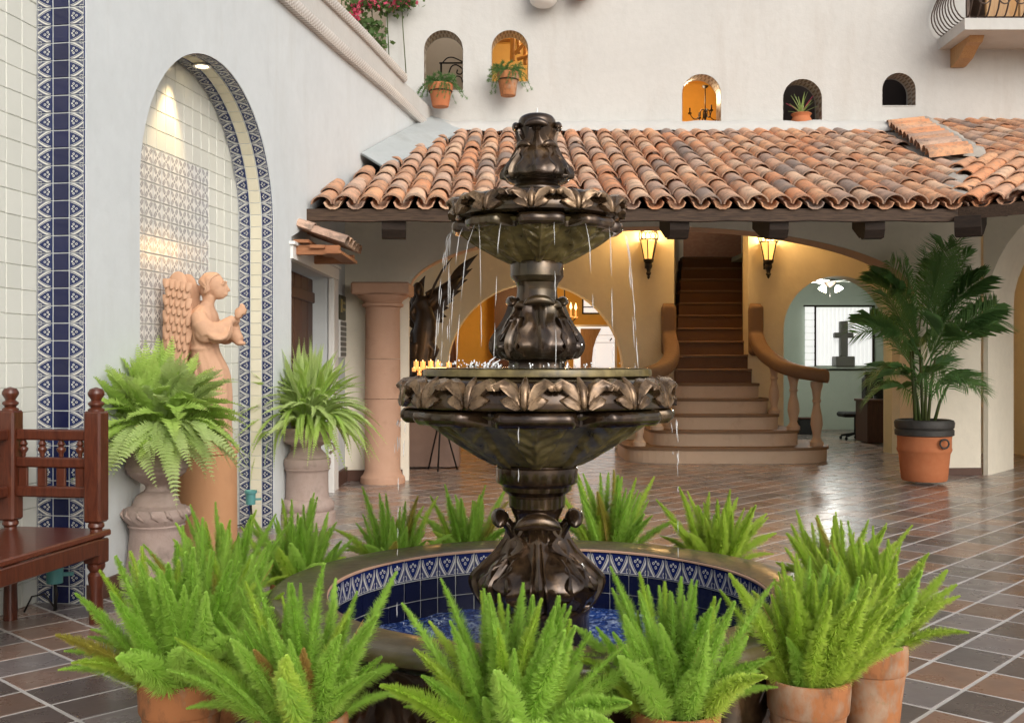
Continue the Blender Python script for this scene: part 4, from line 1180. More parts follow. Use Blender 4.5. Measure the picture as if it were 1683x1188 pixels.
for n, (X, d, nf, size, key, spread, label) in enumerate(PLANTS):
    rg = random.Random(40+n)
    root = thing('potted_fern', label, 'potted plant', (X, d, 0), rg.uniform(0,6), 'potted foxtail ferns round the fountain basin')
    link('pot', pot_meshes[n % 4], root, RZ(rg.uniform(0,6))); link('soil', soil_m, root)
    lean = Matrix.Rotation(rg.uniform(-.15,.15),4,'X') @ Matrix.Rotation(rg.uniform(-.15,.15),4,'Y')
    size *= rg.uniform(.95,1.05)
    for k in range(2):
        a_ = rg.uniform(0,6); t_ = rg.uniform(.15,.5); L_ = rg.uniform(.22,.36)
        MB().tube([(.06*math.cos(a_),.06*math.sin(a_),.30),((.06+L_*t_*.6)*math.cos(a_),(.06+L_*t_*.6)*math.sin(a_),.30+L_*.6),((.06+L_*t_*1.3)*math.cos(a_),(.06+L_*t_*1.3)*math.sin(a_),.30+L_)], [.0028,.0022,.001], 5).build('dead_stem', M['foxtail_old'], root, 180)
    for k in range(nf):
        u = (k+.5)/nf
        az = k*2.39996+rg.uniform(-.3,.3)
        if u > .80 and math.sin(az+root.rotation_euler.z) < -.55: continue      # few plumes hang over the rim on this side
        tilt = (R(2)+R(50)*u**1.35)*spread*.92+R(rg.uniform(-6,6))
        r0 = .02+.075*math.sqrt(u)
        me = fox_m[key if rg.random() > .15 else ('foxtail','foxtail_pale')[key == 'foxtail']][rg.choice((0,0,1,3,5)) if u < .5 else rg.choice((1,2,3,0,6,2)) if u < .85 else rg.choice((2,4,6,7,4))]
        if n == 1 and k in (7, 15): me = fox_old; tilt = R(13); az = (-1.9,-.9)[k == 15]-root.rotation_euler.z
        sc = size*rg.uniform(.78,1.10)*(1.0 if u < .8 else .88)*(.8 if me is fox_old else 1)
        Mx = Matrix.Translation((r0*math.cos(az), r0*math.sin(az), .295)) @ lean @ RZ(az) @ Matrix.Rotation(tilt, 4, 'Y') @ RZ(rg.uniform(-.7,.7)) @ Matrix.Scale(sc, 4)
        link('frond', me, root, Mx)

# ------------------------------------------------------------------ sword ferns in stone urns
def sword_frond(seed, L, droop, np_, wl, lance, curl=0):
    """arching frond along +x rising then drooping; np_ pinna pairs of length wl"""
    rg = random.Random(seed); mb = MB()
    def spine(s):
        return Vector((L*(s*.82-.10*s*s*droop), .015*math.sin(4*s+seed), L*(.62*s*(1-.1*droop)-droop*.82*s*s)))
    mb.tube([spine(k/7) for k in range(8)], [.0022*(1-k/9) for k in range(8)], 4)
    for k in range(np_):
        s = .10+.89*(k+.5)/np_
        p = spine(s); t = (spine(min(1,s+.02))-spine(s-.02)).normalized(); side_ = Vector((0,1,0)); side_ = (side_-t*side_.dot(t)).normalized(); up = t.cross(side_)*-1
        if up.z < 0 and droop < 0: up = -up
        w = wl*(min(1,s/.25)**.6)*(1-max(0,(s-.45)/.55)**2.2*.92)
        for sg in (-1,1):
            d = (side_*sg+t*(.42 if not lance else 1.5)+up*rg.uniform(-.25,.12)).normalized()
            q = (t-d*t.dot(d)).normalized()*w*(.21 if not lance else .17)
            tip = p+d*w*rg.uniform(.9,1.1)-up*w*.15
            mid = p+d*w*.55
            mb.add([p-q*.7, p+q*.7, mid+q+up*.001, tip, mid-q+up*.001], [(0,1,2,3,4)], tint=min(1,.25+.6*s+rg.uniform(-.15,.2)))
    return mb
fern_m = [sword_frond(200+k, L, dr, 30, wl, False).mesh('frond', M['fern'] if k % 2 else M['fern2']) for k, (L,dr,wl) in enumerate(((.46,.58,.044),(.42,.85,.046),(.46,1.05,.042),(.42,.34,.044),(.40,1.3,.046),(.42,.12,.040)))]
fern_n = [sword_frond(300+k, L, dr, 34, wl, True).mesh('frond', M['fern2'] if k % 2 else M['fern']) for k, (L,dr,wl) in enumerate(((.52,.55,.038),(.50,.85,.038),(.54,1.15,.040),(.50,.22,.036),(.48,1.45,.040),(.50,.05,.034)))]
def fern_crown(root, z, meshes, nf, seed, sc, rz=.0, up=0, f1=.06, f2=.18):
    rg = random.Random(seed)
    for k in range(nf):
        u = (k+.5)/nf; az = k*2.39996+rg.uniform(-.25,.25)
        i = 5 if u < f1 else rg.choice((3,5,0)) if u < f2 else rg.choice((0,1,3)) if u < .6 else rg.choice((1,2,4))
        pitch = -R(34)*(1-u)+R(4)*u+R(rg.uniform(-10,10)) - up*(1-u)
        s = sc*rg.uniform(.75,1.15)
        r0 = .02+.09*math.sqrt(u)
        Mx = Matrix.Translation((r0*math.cos(az), r0*math.sin(az), z+.03*(1-u))) @ RZ(az) @ Matrix.Rotation(pitch,4,'Y') @ Matrix.Rotation(rg.uniform(-.5,.5),4,'X') @ Matrix.Scale(s,4)
        link('frond', meshes[i], root, Mx)
def urn_px(cx, d, rows):   # rows of (half width px, y px)
    k = FPX/d; return [(r/k, EYE-(y-CY)/k) for r, y in rows]
d1 = 6.93; X1 = (250-CX)/FPX*d1+.03
u1 = thing('fern_urn', 'large bushy fern spilling over a grey stone urn on a carved pedestal behind the bench', 'fern urn', (X1, d1, 0))
rows = urn_px(250, d1, [(0,744),(40,744),(47,738),(52,733),(54,737),(52,742),(49,748),(48,760),(50,764),(50,768),(47,772),(46,776),(38,783),(28,790),(19,796),(17,801),(20,806)])
MB().lathe(spline(rows,44), 48, fn=lambda r,z,a: r*(1+.015*math.sin(12*a)*(1 if r>.12 else 0))).build('urn_bowl', M['urn'], u1, 40)
rows = urn_px(250, d1, [(16,805),(24,808),(32,814),(36,822),(38,829),(42,831),(50,834),(53,842),(52,850),(46,857),(44,860),(46,862),(43,866),(42,872),(45,905),(49,938),(50,942),(54,944),(60,950),(61,957),(57,962),(62,966),(66,968),(66,976),(66,979)])
MB().lathe(rows, 64, fn=lambda r,z,a: r*(1+(.025*math.sin(14*a+z*60) if (.49 > z-EYE+1.5 and z > .40 and r > .19) or (z < .13 and z > .05) else 0))).build('urn_pedestal', M['urn'], u1, 40)
for k in range(14):
    a = 2*PI*k/14; l = MB(); zz = EYE-(842-CY)/FPX*d1
    l.tube([(.205*math.cos(a-.10),.205*math.sin(a-.10),zz+.035),(.222*math.cos(a),.222*math.sin(a),zz),(.205*math.cos(a+.16),.205*math.sin(a+.16),zz-.035)], [.006,.017,.006], 6, flat=.7); l.build('carved_leaf', M['urn'], u1, 180)
fern_crown(u1, EYE-(735-CY)/FPX*d1+.07, fern_m, 300, 71, 1.50, up=R(26))
d2 = 9.72; X2 = -1.925
u2 = thing('fern_urn', 'lighter long leaved fern in the smaller pinkish stone urn beside the doorway', 'fern urn', (X2, d2, 0), 0)
rows = urn_px(500, d2, [(0,712),(32,712),(38,706),(42,702),(43,706),(40,711),(38,716),(41,720),(40,724),(34,728),(26,731),(22,734),(23,738),(27,742),(31,746)])
MB().lathe(rows, 40).build('urn_bowl', M['urn'], u2, 40)
rows = urn_px(500, d2, [(30,745),(32,748),(33,751),(38,753),(39,760),(37,766),(36,769),(38,770),(35,773),(34,776),(35,812),(36,818),(40,820),(44,827),(44,834),(41,838),(46,841),(46,855),(46,859.5)])
MB().lathe(rows, 48, fn=lambda r,z,a: r*(1+(.025*math.sin(12*a+z*50) if z < .20 and z > .08 else 0))).build('urn_pedestal', M['urn'], u2, 40)
for s in (-1,1):
    MB().tube([(s*.20,0,EYE-(726-CY)/FPX*d2),(s*.25,0,EYE-(730-CY)/FPX*d2),(s*.26,0,EYE-(738-CY)/FPX*d2),(s*.21,0,EYE-(745-CY)/FPX*d2)], .012, 8).build('urn_handle', M['urn'], u2, 180)
fern_crown(u2, EYE-(705-CY)/FPX*d2+.05, fern_n, 300, 72, 1.42, up=R(34))

# ------------------------------------------------------------------ potted palm
def palm_frond(seed, L, droop, nl=32, ll=.42):
    rg = random.Random(seed); mb = MB()
    def spine(s): return Vector((L*(.78*s-.06*s*s), 0, L*(.72*s-droop*s*s)))
    mb.tube([spine(k/8) for k in range(9)], [.010*(1-.85*k/8) for k in range(9)], 5)
    for k in range(nl):
        s = .18+.82*(k+.5)/nl; p = spine(s); t = (spine(min(1,s+.02))-spine(s-.02)).normalized()
        sd_ = Vector((0,1,0)); up = t.cross(sd_)*-1
        if up.z < 0: up = -up
        w = ll*(.55+.45*min(1,(s-.18)/.25))*(1-max(0,(s-.5)/.5)**2*.55)
        for sg in (-1,1):
            d = (sd_*sg*.85+t*rg.uniform(.75,1.0)+up*rg.uniform(.15,.4)).normalized()
            q = t.cross(d).cross(d).normalized()*.0075
            m_ = p+d*w*.5; tip = p+d*w*rg.uniform(.9,1.1)+Vector((0,0,-w*.34))
            mb.add([p-q*.5, p+q*.5, m_+q, tip, m_-q], [(0,1,2,3,4)])
    return mb
palm_m = [palm_frond(500+k, L, dr).mesh('frond', M['palm']) for k, (L,dr) in enumerate(((1.0,.10),(1.0,.35),(.95,.60),(.85,.85),(1.05,.22)))]
dp = 12.95; pk = FPX/dp; Xp = (1519-CX)/pk
palm = thing('potted_palm', 'tall leafy palm in a terracotta tub with a dark collar beside the white pier', 'potted palm', (Xp, dp, 0))
rows = [(r/pk, EYE-(y-CY)/pk) for r, y in [(0,789),(34,789),(36,786),(38,765),(40,745),(42,741),(43,738),(42,734),(42,722),(43,712)]]
MB().lathe(rows, 48).build('tub', M['pot_orange'], palm, 35)
rows = [(r/pk, EYE-(y-CY)/pk) for r, y in [(42,716),(46,714),(46,706),(44,704),(46,702),(47,694),(45,690),(41,689),(39,694),(10,694)]]
MB().lathe(rows, 48).build('tub_collar', M['pot_black'], palm, 35)
MB().tube([(.11+.055*math.cos(t*2*PI/12),-.345,EYE-(726-CY)/pk+.055*math.sin(t*2*PI/12)) for t in range(12)], .012, 6, closed=True).build('ring_handle', M['pot_black'], palm, 180)
rgp = random.Random(9)
for k in range(9):
    a = rgp.uniform(0,2*PI); r = rgp.uniform(.03,.20); lean = rgp.uniform(.05,.22); h = rgp.uniform(.45,.95); z0 = EYE-(694-CY)/pk
    MB().tube([(r*math.cos(a),r*math.sin(a),z0-.05),((r+lean*.4)*math.cos(a),(r+lean*.4)*math.sin(a),z0+h*.5),((r+lean)*math.cos(a),(r+lean)*math.sin(a),z0+h)], [.024,.020,.014], 6).build('cane', M['cane'], palm, 180)
fl_ = []
for k in range(9): fl_.append((.85+.05*k, k*2.4, -R(50+4*(k%4)), 1.05, k % 2*4))         # upright
for k in range(11): fl_.append((.55+.03*k, k*2.4+1, -R(22+3*(k%3)), 1.0, 1+(k%2)*3))
for k in range(10): fl_.append((.30+.03*k, k*2.4+.4, -R(2), .86, 2+(k%2)))
# the two big upper plumes lean to either side in the photograph
fl_ += [(1.05,R(175),-R(52),1.05,1),(1.05,R(195),-R(44),1.1,1),(1.0,R(5),-R(46),1.15,1),(1.0,R(-18),-R(50),1.1,1),(.9,R(-8),-R(28),1.12,2),(.85,R(188),-R(14),1.12,2),(.9,R(20),-R(58),1.05,0),(1.1,R(165),-R(60),1.0,0)]
z0 = EYE-(694-CY)/pk
for (h, az, pit, s, i) in fl_:
    link('frond', palm_m[i], palm, Matrix.Translation((.10*math.cos(az),.10*math.sin(az),z0+h)) @ RZ(az) @ Matrix.Rotation(pit*.62,4,'Y') @ Matrix.Rotation(rgp.uniform(-.6,.6),4,"X") @ Matrix.Scale(s*1.10,4))

# ------------------------------------------------------------------ hanging pots below the small openings
def wisp(seed, L, droop):
    rg = random.Random(seed); mb = MB()
    def spine(s): return Vector((L*(.85*s-.2*s*s), .03*math.sin(s*6+seed), L*(.55*s-droop*s*s)))
    mb.tube([spine(k/6) for k in range(7)], .0018, 4)
    for k in range(120):
        s = rg.uniform(.1,1); p = spine(s); d = Vector((rg.gauss(.3,.6),rg.gauss(0,.8),rg.gauss(-.1,.5))).normalized(); l = rg.uniform(.02,.055); q = d.orthogonal().normalized()*.0035
        mb.add([p-q,p+q,p+d*l], [(0,1,2)])
    return mb
wisp_m = [wisp(700+k, L, dr).mesh('spray', M['hang']) for k, (L,dr) in enumerate(((.30,.5),(.36,.9),(.34,1.3),(.26,.25)))]
def wall_pot(px, ytop, ybot, rtop, rbot, mat, label, n, seed):
    d = 14.93; k = FPX/d
    zt, zb = EYE-(ytop-CY)/k, EYE-(ybot-CY)/k; h = zt-zb
    root = thing('hanging_pot', label, 'potted plant', ((px-CX)/k, d, zb), 0, 'potted plants hung on the upper wall')
    MB().lathe([(0,0),(rbot/k,0),(rbot/k*1.03,.01),(rtop/k*.90,h*.66),(rtop/k*.93,h*.68),(rtop/k,h*.70),(rtop/k*1.02,h*.98),(rtop/k*.95,h),(rtop/k*.85,h*.92)], 32).build('pot', mat, root, 35)
    MB().tube([((rtop/k*.95)*math.cos(t*2*PI/20),(rtop/k*.95)*math.sin(t*2*PI/20),h*.66) for t in range(20)], .007, 6, closed=True).tube([(0,rtop/k*.9,h*.66),(0,.265,h*.66)], .007, 6).build('iron_ring', M['iron'], root, 180)
    rg = random.Random(seed)
    for q in range(n):
        u = (q+.5)/n; az = q*2.4; 
        link('spray', wisp_m[rg.choice((0,3,0) if u < .4 else (0,1,2))], root, Matrix.Translation((.06*math.cos(az),.06*math.sin(az)*.8,h*.92)) @ RZ(az) @ Matrix.Rotation(-R(35)*(1-u),4,'Y') @ Matrix.Scale(rg.uniform(.8,1.15),4))
wall_pot(724, 139, 176, 20, 13, M['pot_orange'], 'orange clay pot of feathery fern hung under the leftmost small opening', 46, 1)
wall_pot(835, 120, 158, 18, 12, M['pot'], 'paler ribbed clay pot of feathery fern hung under the second small opening', 46, 2)
# rosette plant in the fourth opening
k4 = FPX/15.34; zb = uz(210)+.012
ro = thing('rosette_plant', 'round clay pot of striped spiky leaves standing in an arched opening', 'potted plant', ((1317-CX)/k4, 15.34, zb))
MB().lathe([(r/k4, h/k4) for r,h in [(0,0),(13,0),(15,3),(17,9),(17,14),(14,19),(15,22),(17,24),(16,25),(13,24)]], 28).build('pot', M['pot_orange'], ro, 35)
for q in range(16):
    az = q*2.4; tilt = R(8)+R(62)*(q/16); L = .34-.10*(q/16); mb = MB(); P = []
    for i in range(6):
        s = i/5; w = .020*(1-s)**.7+.001; P.append([(L*.15*s*s-.0, -w, L*s),(L*.15*s*s-.006, 0, L*s),(L*.15*s*s, w, L*s)])
    mb.surf(P); mb.build('leaf', M['bract'] if q in (5,9) else M['fern2'], ro, 180, Matrix.Translation((0,0,.22)) @ RZ(az) @ Matrix.Rotation(tilt,4,'Y'))
# planters at the very top edge
tp = thing('ledge_planter', 'dark pot on a white round bracket at the top edge of the wall', 'planter', ((893-CX)/FPX*15.0, 15.0, uz(18)))
MB().lathe([(0,0),(.12,0),(.17,.03),(.20,.07),(.20,.085),(0,.085)], 28).build('bracket', M['paint'], tp, 35)
MB().lathe([(0,.085),(.17,.085),(.19,.30),(.205,.36),(.17,.35)], 28).build('pot', M['plaque_dark'], tp, 35)
for q in range(10): link('spray', wisp_m[2], tp, Matrix.Translation((.1,-.1,.34)) @ RZ(-.9+.18*q) @ Matrix.Scale(1.0,4))
tp2 = thing('ledge_planter', 'orange pot with trailing green sprays at the top edge beside the dark pot', 'planter', ((955-CX)/FPX*15.0, 15.0, uz(4)))
MB().lathe([(0,0),(.13,0),(.17,.28),(.19,.36),(.15,.35)], 28).build('pot', M['pot_orange'], tp2, 35)
for q in range(14): link('spray', wisp_m[1+q % 2], tp2, Matrix.Translation((.04,-.08,.34)) @ RZ(-1.9+.25*q) @ Matrix.Scale(1.1,4))
# flowering creeper above the parapet
bo = thing('flowering_creeper', 'pink flowering creeper trailing over the wall corner above the parapet', 'creeper', (-2.0, 15.05, 6.0))
rgb = random.Random(21)
def leaflet(mb, p, s, rg):
    d = Vector((rg.gauss(0,1),rg.gauss(0,.6),rg.gauss(-.3,.7))).normalized(); q = d.orthogonal().normalized()*s*.42
    q = Matrix.Rotation(rg.uniform(0,6),3,d) @ q
    mb.add([p, p+d*s*.5+q, p+d*s, p+d*s*.5-q], [(0,1,2,3)])
gr, pk_ = MB(), MB()
for (px, py, n, sp_x, sp_y) in ((630,8,170,.34,.12),(590,14,80,.16,.14),(612,45,90,.16,.14),(622,70,60,.12,.12),(670,6,60,.16,.06),(600,55,50,.12,.10),(640,-15,160,.4,.12)):
    c = W(px, py, 15.05)-Vector((-2.0,15.05,6.0))
    for k in range(n): leaflet(gr, c+Vector((rgb.gauss(0,sp_x*.6),rgb.gauss(0,.08)-.03,rgb.gauss(0,sp_y*.6))), rgb.uniform(.05,.10), rgb)
for (px, py, n, sp_x, sp_y) in ((586,10,60,.05,.11),(575,26,30,.05,.03),(608,5,50,.12,.05),(645,2,60,.12,.05),(628,-12,60,.2,.08)):
    c = W(px, py, 14.98)-Vector((-2.0,15.05,6.0))
    for k in range(n): leaflet(pk_, c+Vector((rgb.gauss(0,sp_x),rgb.gauss(0,.05),rgb.gauss(0,sp_y))), rgb.uniform(.05,.08), rgb)
gr.build('leaves', M['boug'], bo); pk_.build('flowers', M['bract'], bo)
for k in range(5):
    x = -.5+.22*k; MB().tube([(x,.1,.9),(x+.03,.0,.4),(x+.02*k,-.02,-.05-.06*k)], .008, 5).build('stem', M['cane'], bo, 180)
# ------------------------------------------------------------------ stone column
dcol = 13.02; kc = FPX/dcol
col = thing('stone_column', 'round pink stone column with square capital carrying the left foot of the arch', 'column', ((629-CX)/kc, dcol, 0))
MB().lathe([(r/kc, EYE-(y-CY)/kc) for r,y in [(0,795.5),(36,795),(37,790),(36,783),(32,779),(31,776),(29,772),(29.5,655)]], 48).build('shaft_drum', M['cantera'], col, 35)
MB().lathe([(r/kc, EYE-(y-CY)/kc) for r,y in [(29.3,654.4),(28.8,590)]], 48).build('shaft_drum', M['cantera'], col, 35)
MB().lathe([(r/kc, EYE-(y-CY)/kc) for r,y in [(28.7,589.4),(28,510),(29,506)]], 48).build('shaft_drum', M['cantera'], col, 35)
MB().lathe([(r/kc, EYE-(y-CY)/kc) for r,y in [(28,506),(34,504),(34,500),(31,498),(33,494),(40,490),(42,486.4)]], 48).build('capital_ring', M['cantera'], col, 35)
MB().box((0,.04,EYE-(476-CY)/kc), (94/kc,.66,20/kc), ch=.02).build('abacus', M['cantera'], col)

# ------------------------------------------------------------------ staircase
sx0 = (ST[0]+ST[1])/2
stair = thing('staircase', 'wide stone staircase with rounded lower steps climbing between two lamps', 'staircase', (sx0, 15.45, 0))
HW = [1.56, 1.15, .90, .80, .72]
def step_poly(hw, d, n=26):
    pts = []
    for k in range(n+1):
        a = PI*k/n
        cx = math.copysign(abs(math.cos(a))**.55, math.cos(a))
        pts.append((hw*cx, -min(.75,hw*.45)*abs(math.sin(a))**.8+d))
    return pts
for k in range(15):
    z0, z1 = k*.235, (k+1)*.235; fy = k*.30
    if k < 5:
        hw = HW[k]; dep = min(.75,hw*.45)
        pl_ = step_poly(hw, fy+dep); pl_ = pl_+[(-hw, 1.74),(hw, 1.74)]
        MB().prism(pl_[::-1], z0, z1-.045).build('step', M['step'], stair)
        q = [(x*1.018, (y-.02) if y < 1.7 else y) for x, y in pl_]
        MB().prism(q[::-1], z1-.043, z1).build('tread', M['rail'], stair)  # shadow line of each step put into the dark tread colour
    else:
        dx = SK*max(0, fy+15.6-17.3)
        MB().box((dx,fy+(.34 if k < 14 else 1.0),(z0+z1)/2-.02), (1.225,.68 if k < 14 else 2.0,.195)).build('step', M['riser_top'], stair)
        MB().box((dx,fy+.135,z1-.018), (1.23,.34,.036), ch=.008).build('tread', M['rail'], stair)  # dark tread again carries the painted shadow line
def rail_side(s):
    # from the wall down the flight, curving outward to a scrolled end
    P = [(.72,1.72,2.46),(.72,1.70,2.10),(.72,1.60,1.92),(.73,1.30,1.72),(.80,.95,1.56),(.95,.62,1.43),(1.15,.40,1.36),(1.36,.30,1.32),(1.48,.30,1.30)]
    S = spline([(s*x,y,z) for x,y,z in P], 30); rows = []
    for i,p in enumerate(S):
        u = i/29; w = .125+.03*u; h = .13 if u > .3 else .13
        p = Vector(p); a = Vector(S[max(i-1,0)]); b = Vector(S[min(i+1,29)]); t = (b-a); t.z = 0; t = t.normalized() if t.length > 1e-5 else Vector((0,-1,0)); n = Vector((t.y,-t.x,0))
        if u < .15: n = Vector((1,0,0))
        rows.append([p+n*w*math.cos(2*PI*k/16)*(1 if abs(math.cos(2*PI*k/16))<.9 else .97)+Vector((0,0,1))*h*max(-.8,min(.8,1.2*math.sin(2*PI*k/16))) for k in range(16)])
    mb = MB(); mb.surf(rows, cu=True, cap0=True, cap1=True)
    mb.box((s*.72,1.66,2.05), (.25,.16,.86), ch=.05)
    return mb
for s, nm in ((1,'right hand'),(-1,'left hand')):
    o = remesh(rail_side(s), .03, M['rail'], 'handrail', stair, None, 3)
    for (x, y, zt, zb, r) in ((1.36,.42,1.22,.235,.068),(1.06,.62,1.34,.47,.068),(.86,1.02,1.50,.705,.062)):
        h = zt-zb
        MB().lathe([(0,0),(r*1.5,0),(r*1.5,h*.06),(r*1.1,h*.09),(r*.8,h*.14),(r*1.05,h*.24),(r*1.35,h*.34),(r*1.2,h*.46),(r*.8,h*.60),(r*.72,h*.66),(r*1.0,h*.70),(r*.8,h*.74),(r*1.0,h*.86),(r*1.35,h*.93),(r*1.35,h)], 24, (s*x,y,zb)).build('baluster', M['step'], stair, 40)

# ------------------------------------------------------------------ wall sconces
def sconce(px, ytop, ybot, label):
    d = LD-.16; k = FPX/d
    root = thing('wall_sconce', label, 'lamp', ((px-CX)/k, d, EYE-(ytop-CY)/k), 0, 'lit sconces flanking the staircase')
    H = (ybot-ytop)/k
    # six panes of amber glass in an iron cage
    n = 6
    def ring(z, r): return [(r*math.cos(2*PI*q/n+.26), r*math.sin(2*PI*q/n+.26), z) for q in range(n)]
    zt, zm, rt, rm = -H*.19, -H*.60, .145, .075
    a, b = ring(zt, rt*.93), ring(zm, rm*.93)
    for q in range(n):
        MB().add([a[q],a[(q+1)%n],b[(q+1)%n],b[q]], [(0,1,2,3)]).build('glass_pane', M['lamp_glass'], root)
        A, B = ring(zt, rt), ring(zm, rm)
        MB().tube([A[q],B[q]], .009, 6).build('cage_bar', M['iron'], root, 60)
    for (z, r, w) in ((zt, rt*1.03, .011),(zm, rm*1.05, .010),(-H*.02, rt*.92, .009)):
        MB().tube([(r*math.cos(2*PI*q/24),r*math.sin(2*PI*q/24),z) for q in range(24)], w, 6, closed=True).build('hoop', M['iron'], root, 180)
    for q in range(12):      # openwork crown
        a_ = 2*PI*q/12; c, s_ = math.cos(a_), math.sin(a_)
        pts = [(rt*1.03*c,rt*1.03*s_,zt),(rt*1.12*math.cos(a_+.10),rt*1.12*math.sin(a_+.10),zt*.6),(rt*1.05*math.cos(a_+.26),rt*1.05*math.sin(a_+.26),zt*.3),(rt*.92*math.cos(a_+.26),rt*.92*math.sin(a_+.26),-H*.02)]
        MB().tube(pts, .007, 5).build('crown_scroll', M['iron'], root, 180)
    MB().lathe([(.0,zm-.001),(rm*1.05,zm),(rm*1.1,zm-.03),(rm*.7,zm-.06),(rm*.85,zm-.09),(rm*.8,zm-.12),(.035,zm-.16),(.03,zm-.20),(.045,zm-.22),(.03,zm-.25),(.018,-H*.93),(.026,-H*.96),(.004,-H)], 18).build('finial', M['iron'], root, 45)
    MB().tube([(0,.0,zm-.10),(0,.09,zm-.06),(0,.16,zm-.02)], .014, 6).box((0,.155,zm-.02), (.09,.012,.22)).build('bracket', M['iron'], root, 60)
    for q in (-1,1): MB().lathe([(0,-H*.50),(.016,-H*.50),(.016,-H*.40),(.022,-H*.36),(.014,-H*.30),(.002,-H*.26)], 10, (q*.04,0,0)).build('candle_bulb', M['flame'], root, 180)
    lamp('sconce_lamp', (0,-.12,-H*.10), 58, (1,.60,.24), .10, root)
sconce(1066, 379, 459, 'lit amber lantern sconce on the wall at the left of the stair opening')
sconce(1263, 384, 458, 'lit amber lantern sconce on the wall at the right of the stair opening')

# ------------------------------------------------------------------ bench
bn = thing('wooden_bench', 'dark red carved wooden bench standing in the tiled niche at the left edge', 'bench', (-2.40, 5.97, 0), LWR)
# local x along the wall (away from us +), y into the wall (+)
sl, sd2, sh = 1.85, .545, .535       # length, depth, seat height
bk = [(-.0,0),(-sl,0)]
def post(x, y, nm='post'):
    mb = MB(); w = .105
    pr = [(0,0),(.038,0),(.040,.06),(.036,.20),(.046,.26),(.048,.28),(.034,.30),(.050,.325),(.050,.345),(.036,.36)]
    mb.lathe(pr, 20, (x,y,0), cap1=True)
    mb.box((x,y,.42), (w,w,.14), ch=.008)
    mb.lathe([(.030,.488),(.048,.50),(.050,.515),(.036,.53),(.034,.545),(.046,.56),(.044,.575),(.034,.59)], 20, (x,y,0))
    mb.box((x,y,.905), (w,w,.64), ch=.012)
    mb.lathe([(.046,1.22),(.046,1.235),(.030,1.245),(.045,1.262),(.045,1.272),(.028,1.285),(.030,1.292),(.046,1.318),(.046,1.332),(.034,1.352),(.004,1.362)], 20, (x,y,0))
    o = mb.build(nm, M['bench'], bn, 35)
for x in (0,-sl):
    for y in (0, sd2): post(x, y)
seat = MB().box((-sl/2,sd2/2,sh-.018), (sl+.16,sd2+.10,.036), ch=.008); seat.build('seat', M['bench_seat'], bn)
MB().box((-sl/2,-.045,sh-.085), (sl-.10,.03,.092), ch=.006).build('front_apron', M['bench'], bn)
MB().box((-.015,sd2/2,sh-.085), (.03,sd2-.1,.092), ch=.006).build('end_apron', M['bench'], bn)
for xe in (0,-sl):
    for (z, h) in ((1.085,.062),(.925,.058),(.755,.062)): MB().box((xe,sd2/2,z), (.05,sd2-.10,h), ch=.008).build('arm_rail', M['bench'], bn)
    for q in range(4):
        y = .10+q*.12
        MB().lathe([(.010,.955),(.014,.965),(.012,.975),(.024,.992),(.026,1.005),(.014,1.018),(.024,1.030),(.016,1.044),(.012,1.055)], 12, (xe,y,0)).build('spindle', M['bench'], bn, 60)
        MB().box((xe,y,.84), (.020,.055,.112), ch=.004).build('arm_slat', M['bench'], bn)
for (z, h) in ((1.085,.062),(.755,.062)): MB().box((-sl/2,sd2,z), (sl-.10,.05,h), ch=.008).build('back_rail', M['bench'], bn)
for q in range(11): MB().box((-.16-q*.163,sd2,.92), (.06,.022,.27), ch=.004).build('back_slat', M['bench'], bn)

# ------------------------------------------------------------------ small teal uplights on the floor
def uplight(px, ylamp, yfloor, d, label):
    k = FPX/d; x = (px-CX)/k
    root = thing('ground_uplight', label, 'light', (x, d, 0), .3, 'teal uplights at the foot of the wall'); z = EYE-(ylamp-CY)/k; r = 15/k if d < 7.5 else 9/k
    MB().lathe([(0,z-r*1.5),(r*.85,z-r*1.5),(r*.9,z+r*.5),(r*1.12,z+r*.55),(r*1.15,z+r*1.05),(r*.95,z+r*1.05),(r*.9,z+r*.8)], 22).build('housing', M['teal'], root, 40)
    MB().lathe([(.002,z+r*.86),(r*.93,z+r*.82)], 18).build('lens', M['amber_dim'], root)
    MB().box((r*1.1,0,z-r*.6), (r*1.6,r*.5,r*.35)).build('bracket', M['teal'], root)
    MB().tube([(0,0,z-r*1.5),(.01,0,z*.4),(0,0,.0)], .010, 6).tube([(0,0,.02),(-.06,.02,.10),(-.13,.02,.09),(-.17,.0,.003)], .006, 6).build('spike_and_cable', M['iron'], root, 180)
uplight(90, 935, 985, 6.28, 'teal ground uplight under the bench seat beside the blue tile strip')
uplight(412, 815, 850, 9.0, 'small teal ground uplight at the foot of the angel niche')

# ------------------------------------------------------------------ terracotta angel on a pedestal
dA = 8.05; kA = FPX/dA; XA = (337-CX)/kA+.02
ped = thing('angel_pedestal', 'tall plain orange clay pedestal under the praying angel', 'pedestal', (XA, dA, 0), LWR-PI/2)
zA = EYE-(735-CY)/kA
M['ped'] = stone('pedestal_clay', (.50,.25,.12), (.58,.32,.17), (.38,.19,.09), b=.15)
MB().lathe([(0,0),(.235,0),(.235,.05),(.225,.06),(.222,zA-.05),(.238,zA-.04),(.24,zA-.005),(.235,zA),(0,zA)], 48).build('drum', M['ped'], ped, 35)
ang = thing('praying_angel', 'terracotta angel statue with folded wings praying in the tiled niche', 'statue', (XA, dA, zA), 0)
